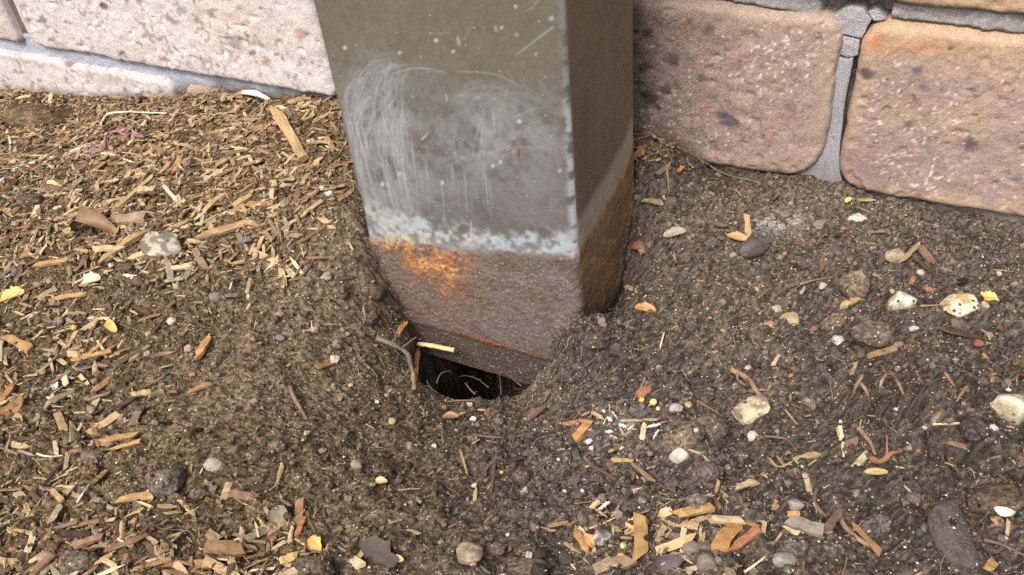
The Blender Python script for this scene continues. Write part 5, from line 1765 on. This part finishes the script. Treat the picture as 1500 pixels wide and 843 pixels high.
OCT = (np.array([[1, 0, 0], [-1, 0, 0], [0, 1, 0], [0, -1, 0], [0, 0, 1], [0, 0, -1.]]),
       np.array([[0, 2, 4], [2, 1, 4], [1, 3, 4], [3, 0, 4], [2, 0, 5], [1, 2, 5], [3, 1, 5], [0, 3, 5]]))
TET = (np.array([[1, 0, -.5], [-.5, .87, -.5], [-.5, -.87, -.5], [0, 0, 1.]]), np.array([[0, 1, 3], [1, 2, 3], [2, 0, 3], [0, 2, 1]]))
scatter('soil_crumbs', 26000, .0015, .42, .0008, .0050, ICO1, 611, None, None, 'loose crumbs of dark earth over the ground', 'soil', MAT_CLOD)
scatter('fine_soil_grains', 185000, .0010, .34, .0005, .0021, TET, 612, None, None, 'fine grains of earth over the ground', 'soil', MAT_CLOD)
scatter('sand_grains', 25000, .0006, .25, .0004, .0016, OCT, 613, [(216, 206, 188), (190, 160, 110), (206, 176, 120), (120, 110, 104), (178, 116, 84), (206, 200, 190)], [.3, .22, .2, .14, .08, .06],
        'pale grains of sand and grit in the soil', 'sand', MAT_SEED)
scatter('grit_pebbles', 1100, .0022, .35, .0015, .0052, ICO2, 614, [(150, 132, 112), (176, 150, 110), (196, 178, 150), (120, 106, 98), (170, 122, 92), (206, 198, 184)], [.28, .2, .15, .2, .1, .07],
        'small mixed grit pebbles in the soil', 'grit', MAT_STONE, sink=.3)

# hair-fine rootlets
def rootlets(name, n, seed, dens, label, Lmu, rad, hvar=.0009):
    r_ = np.random.default_rng(seed)
    VV, F4, F3, CC, off = [], [], [], [], 0
    x = r_.uniform(GX0 + .01, GX1 - .01, n)
    y = r_.uniform(GY0 + .01, WALL - .004, n)
    q = project(np.c_[x, y, sample(ZM, x, y)])
    ok = r_.random(n) < dens(q[:, 0], q[:, 1])
    ok &= ~((x > PX0 - .002) & (x < PX1 + .002) & (y > PY0 - .002) & (y < PY1 + .002))
    for x0, y0 in zip(x[ok], y[ok]):
        L = Lmu * r_.lognormal(0, .45)
        a = r_.uniform(0, 2 * np.pi)
        P = []
        h = .0004
        for k in range(7):
            zz = surface(np.array([x0]), np.array([y0]))[0]
            P.append((x0, y0, zz + h))
            x0 += L / 6 * math.cos(a)
            y0 += L / 6 * math.sin(a)
            a += r_.normal() * .55
            h = max(-.0003, h + r_.normal() * hvar)
        P = np.array(P)
        if ((P[:, 0] > PX0) & (P[:, 0] < PX1) & (P[:, 1] > PY0) & (P[:, 1] < PY1)).any() or (P[:, 1] > WALL - .001).any():
            continue
        P[:, 2] = np.minimum(P[:, 2], np.median(P[:, 2]) + .006)
        v, a4, a3 = tube(P, rad * r_.uniform(.5, 1.5) * np.linspace(1, .4, 7), 3)
        VV.append(v)
        F4.append(a4 + off)
        F3.append(a3 + off)
        off += len(v)
        c = alb([(150, 126, 96), (186, 164, 130), (120, 92, 72), (206, 190, 160)][r_.integers(4)]) * r_.uniform(.6, 1.05)
        CC.append(np.tile(c, (len(v), 1)))
    me = mesh_from(name, np.concatenate(VV), [np.concatenate(F4), np.concatenate(F3)], np.concatenate(CC), True)
    link(name, me, MAT_ROOT, label=label, cat='rootlets', kind='stuff')


def root_density(a, b):
    d = .12 + 0 * a
    d = np.maximum(d, .9 * blob(a, b, 1340, 610, 110, 70))
    d = np.maximum(d, .6 * blob(a, b, 1100, 480, 260, 130))
    d = np.maximum(d, .7 * blob(a, b, 740, 570, 170, 45))
    d = np.maximum(d, .6 * blob(a, b, 880, 490, 60, 50))
    d = np.maximum(d, .5 * blob(a, b, 1440, 720, 100, 60))
    return d


rootlets('fine_rootlets', 6400, 701, root_density, 'hair fine rootlets threading through the soil', .009, .00016)


def tangle_density(a, b):
    d = 1.0 * blob(a, b, 1345, 610, 75, 42)
    d = np.maximum(d, .9 * blob(a, b, 865, 495, 60, 40))
    d = np.maximum(d, .7 * blob(a, b, 720, 585, 130, 16))
    d = np.maximum(d, .6 * blob(a, b, 555, 470, 40, 45))
    d = np.maximum(d, .5 * blob(a, b, 1450, 700, 60, 40))
    return np.where(d > .08, d, 0)


rootlets('tangled_rootlets', 18000, 702, tangle_density, 'grey tangle of hair roots bound in soil', .008, .00013, .0016)
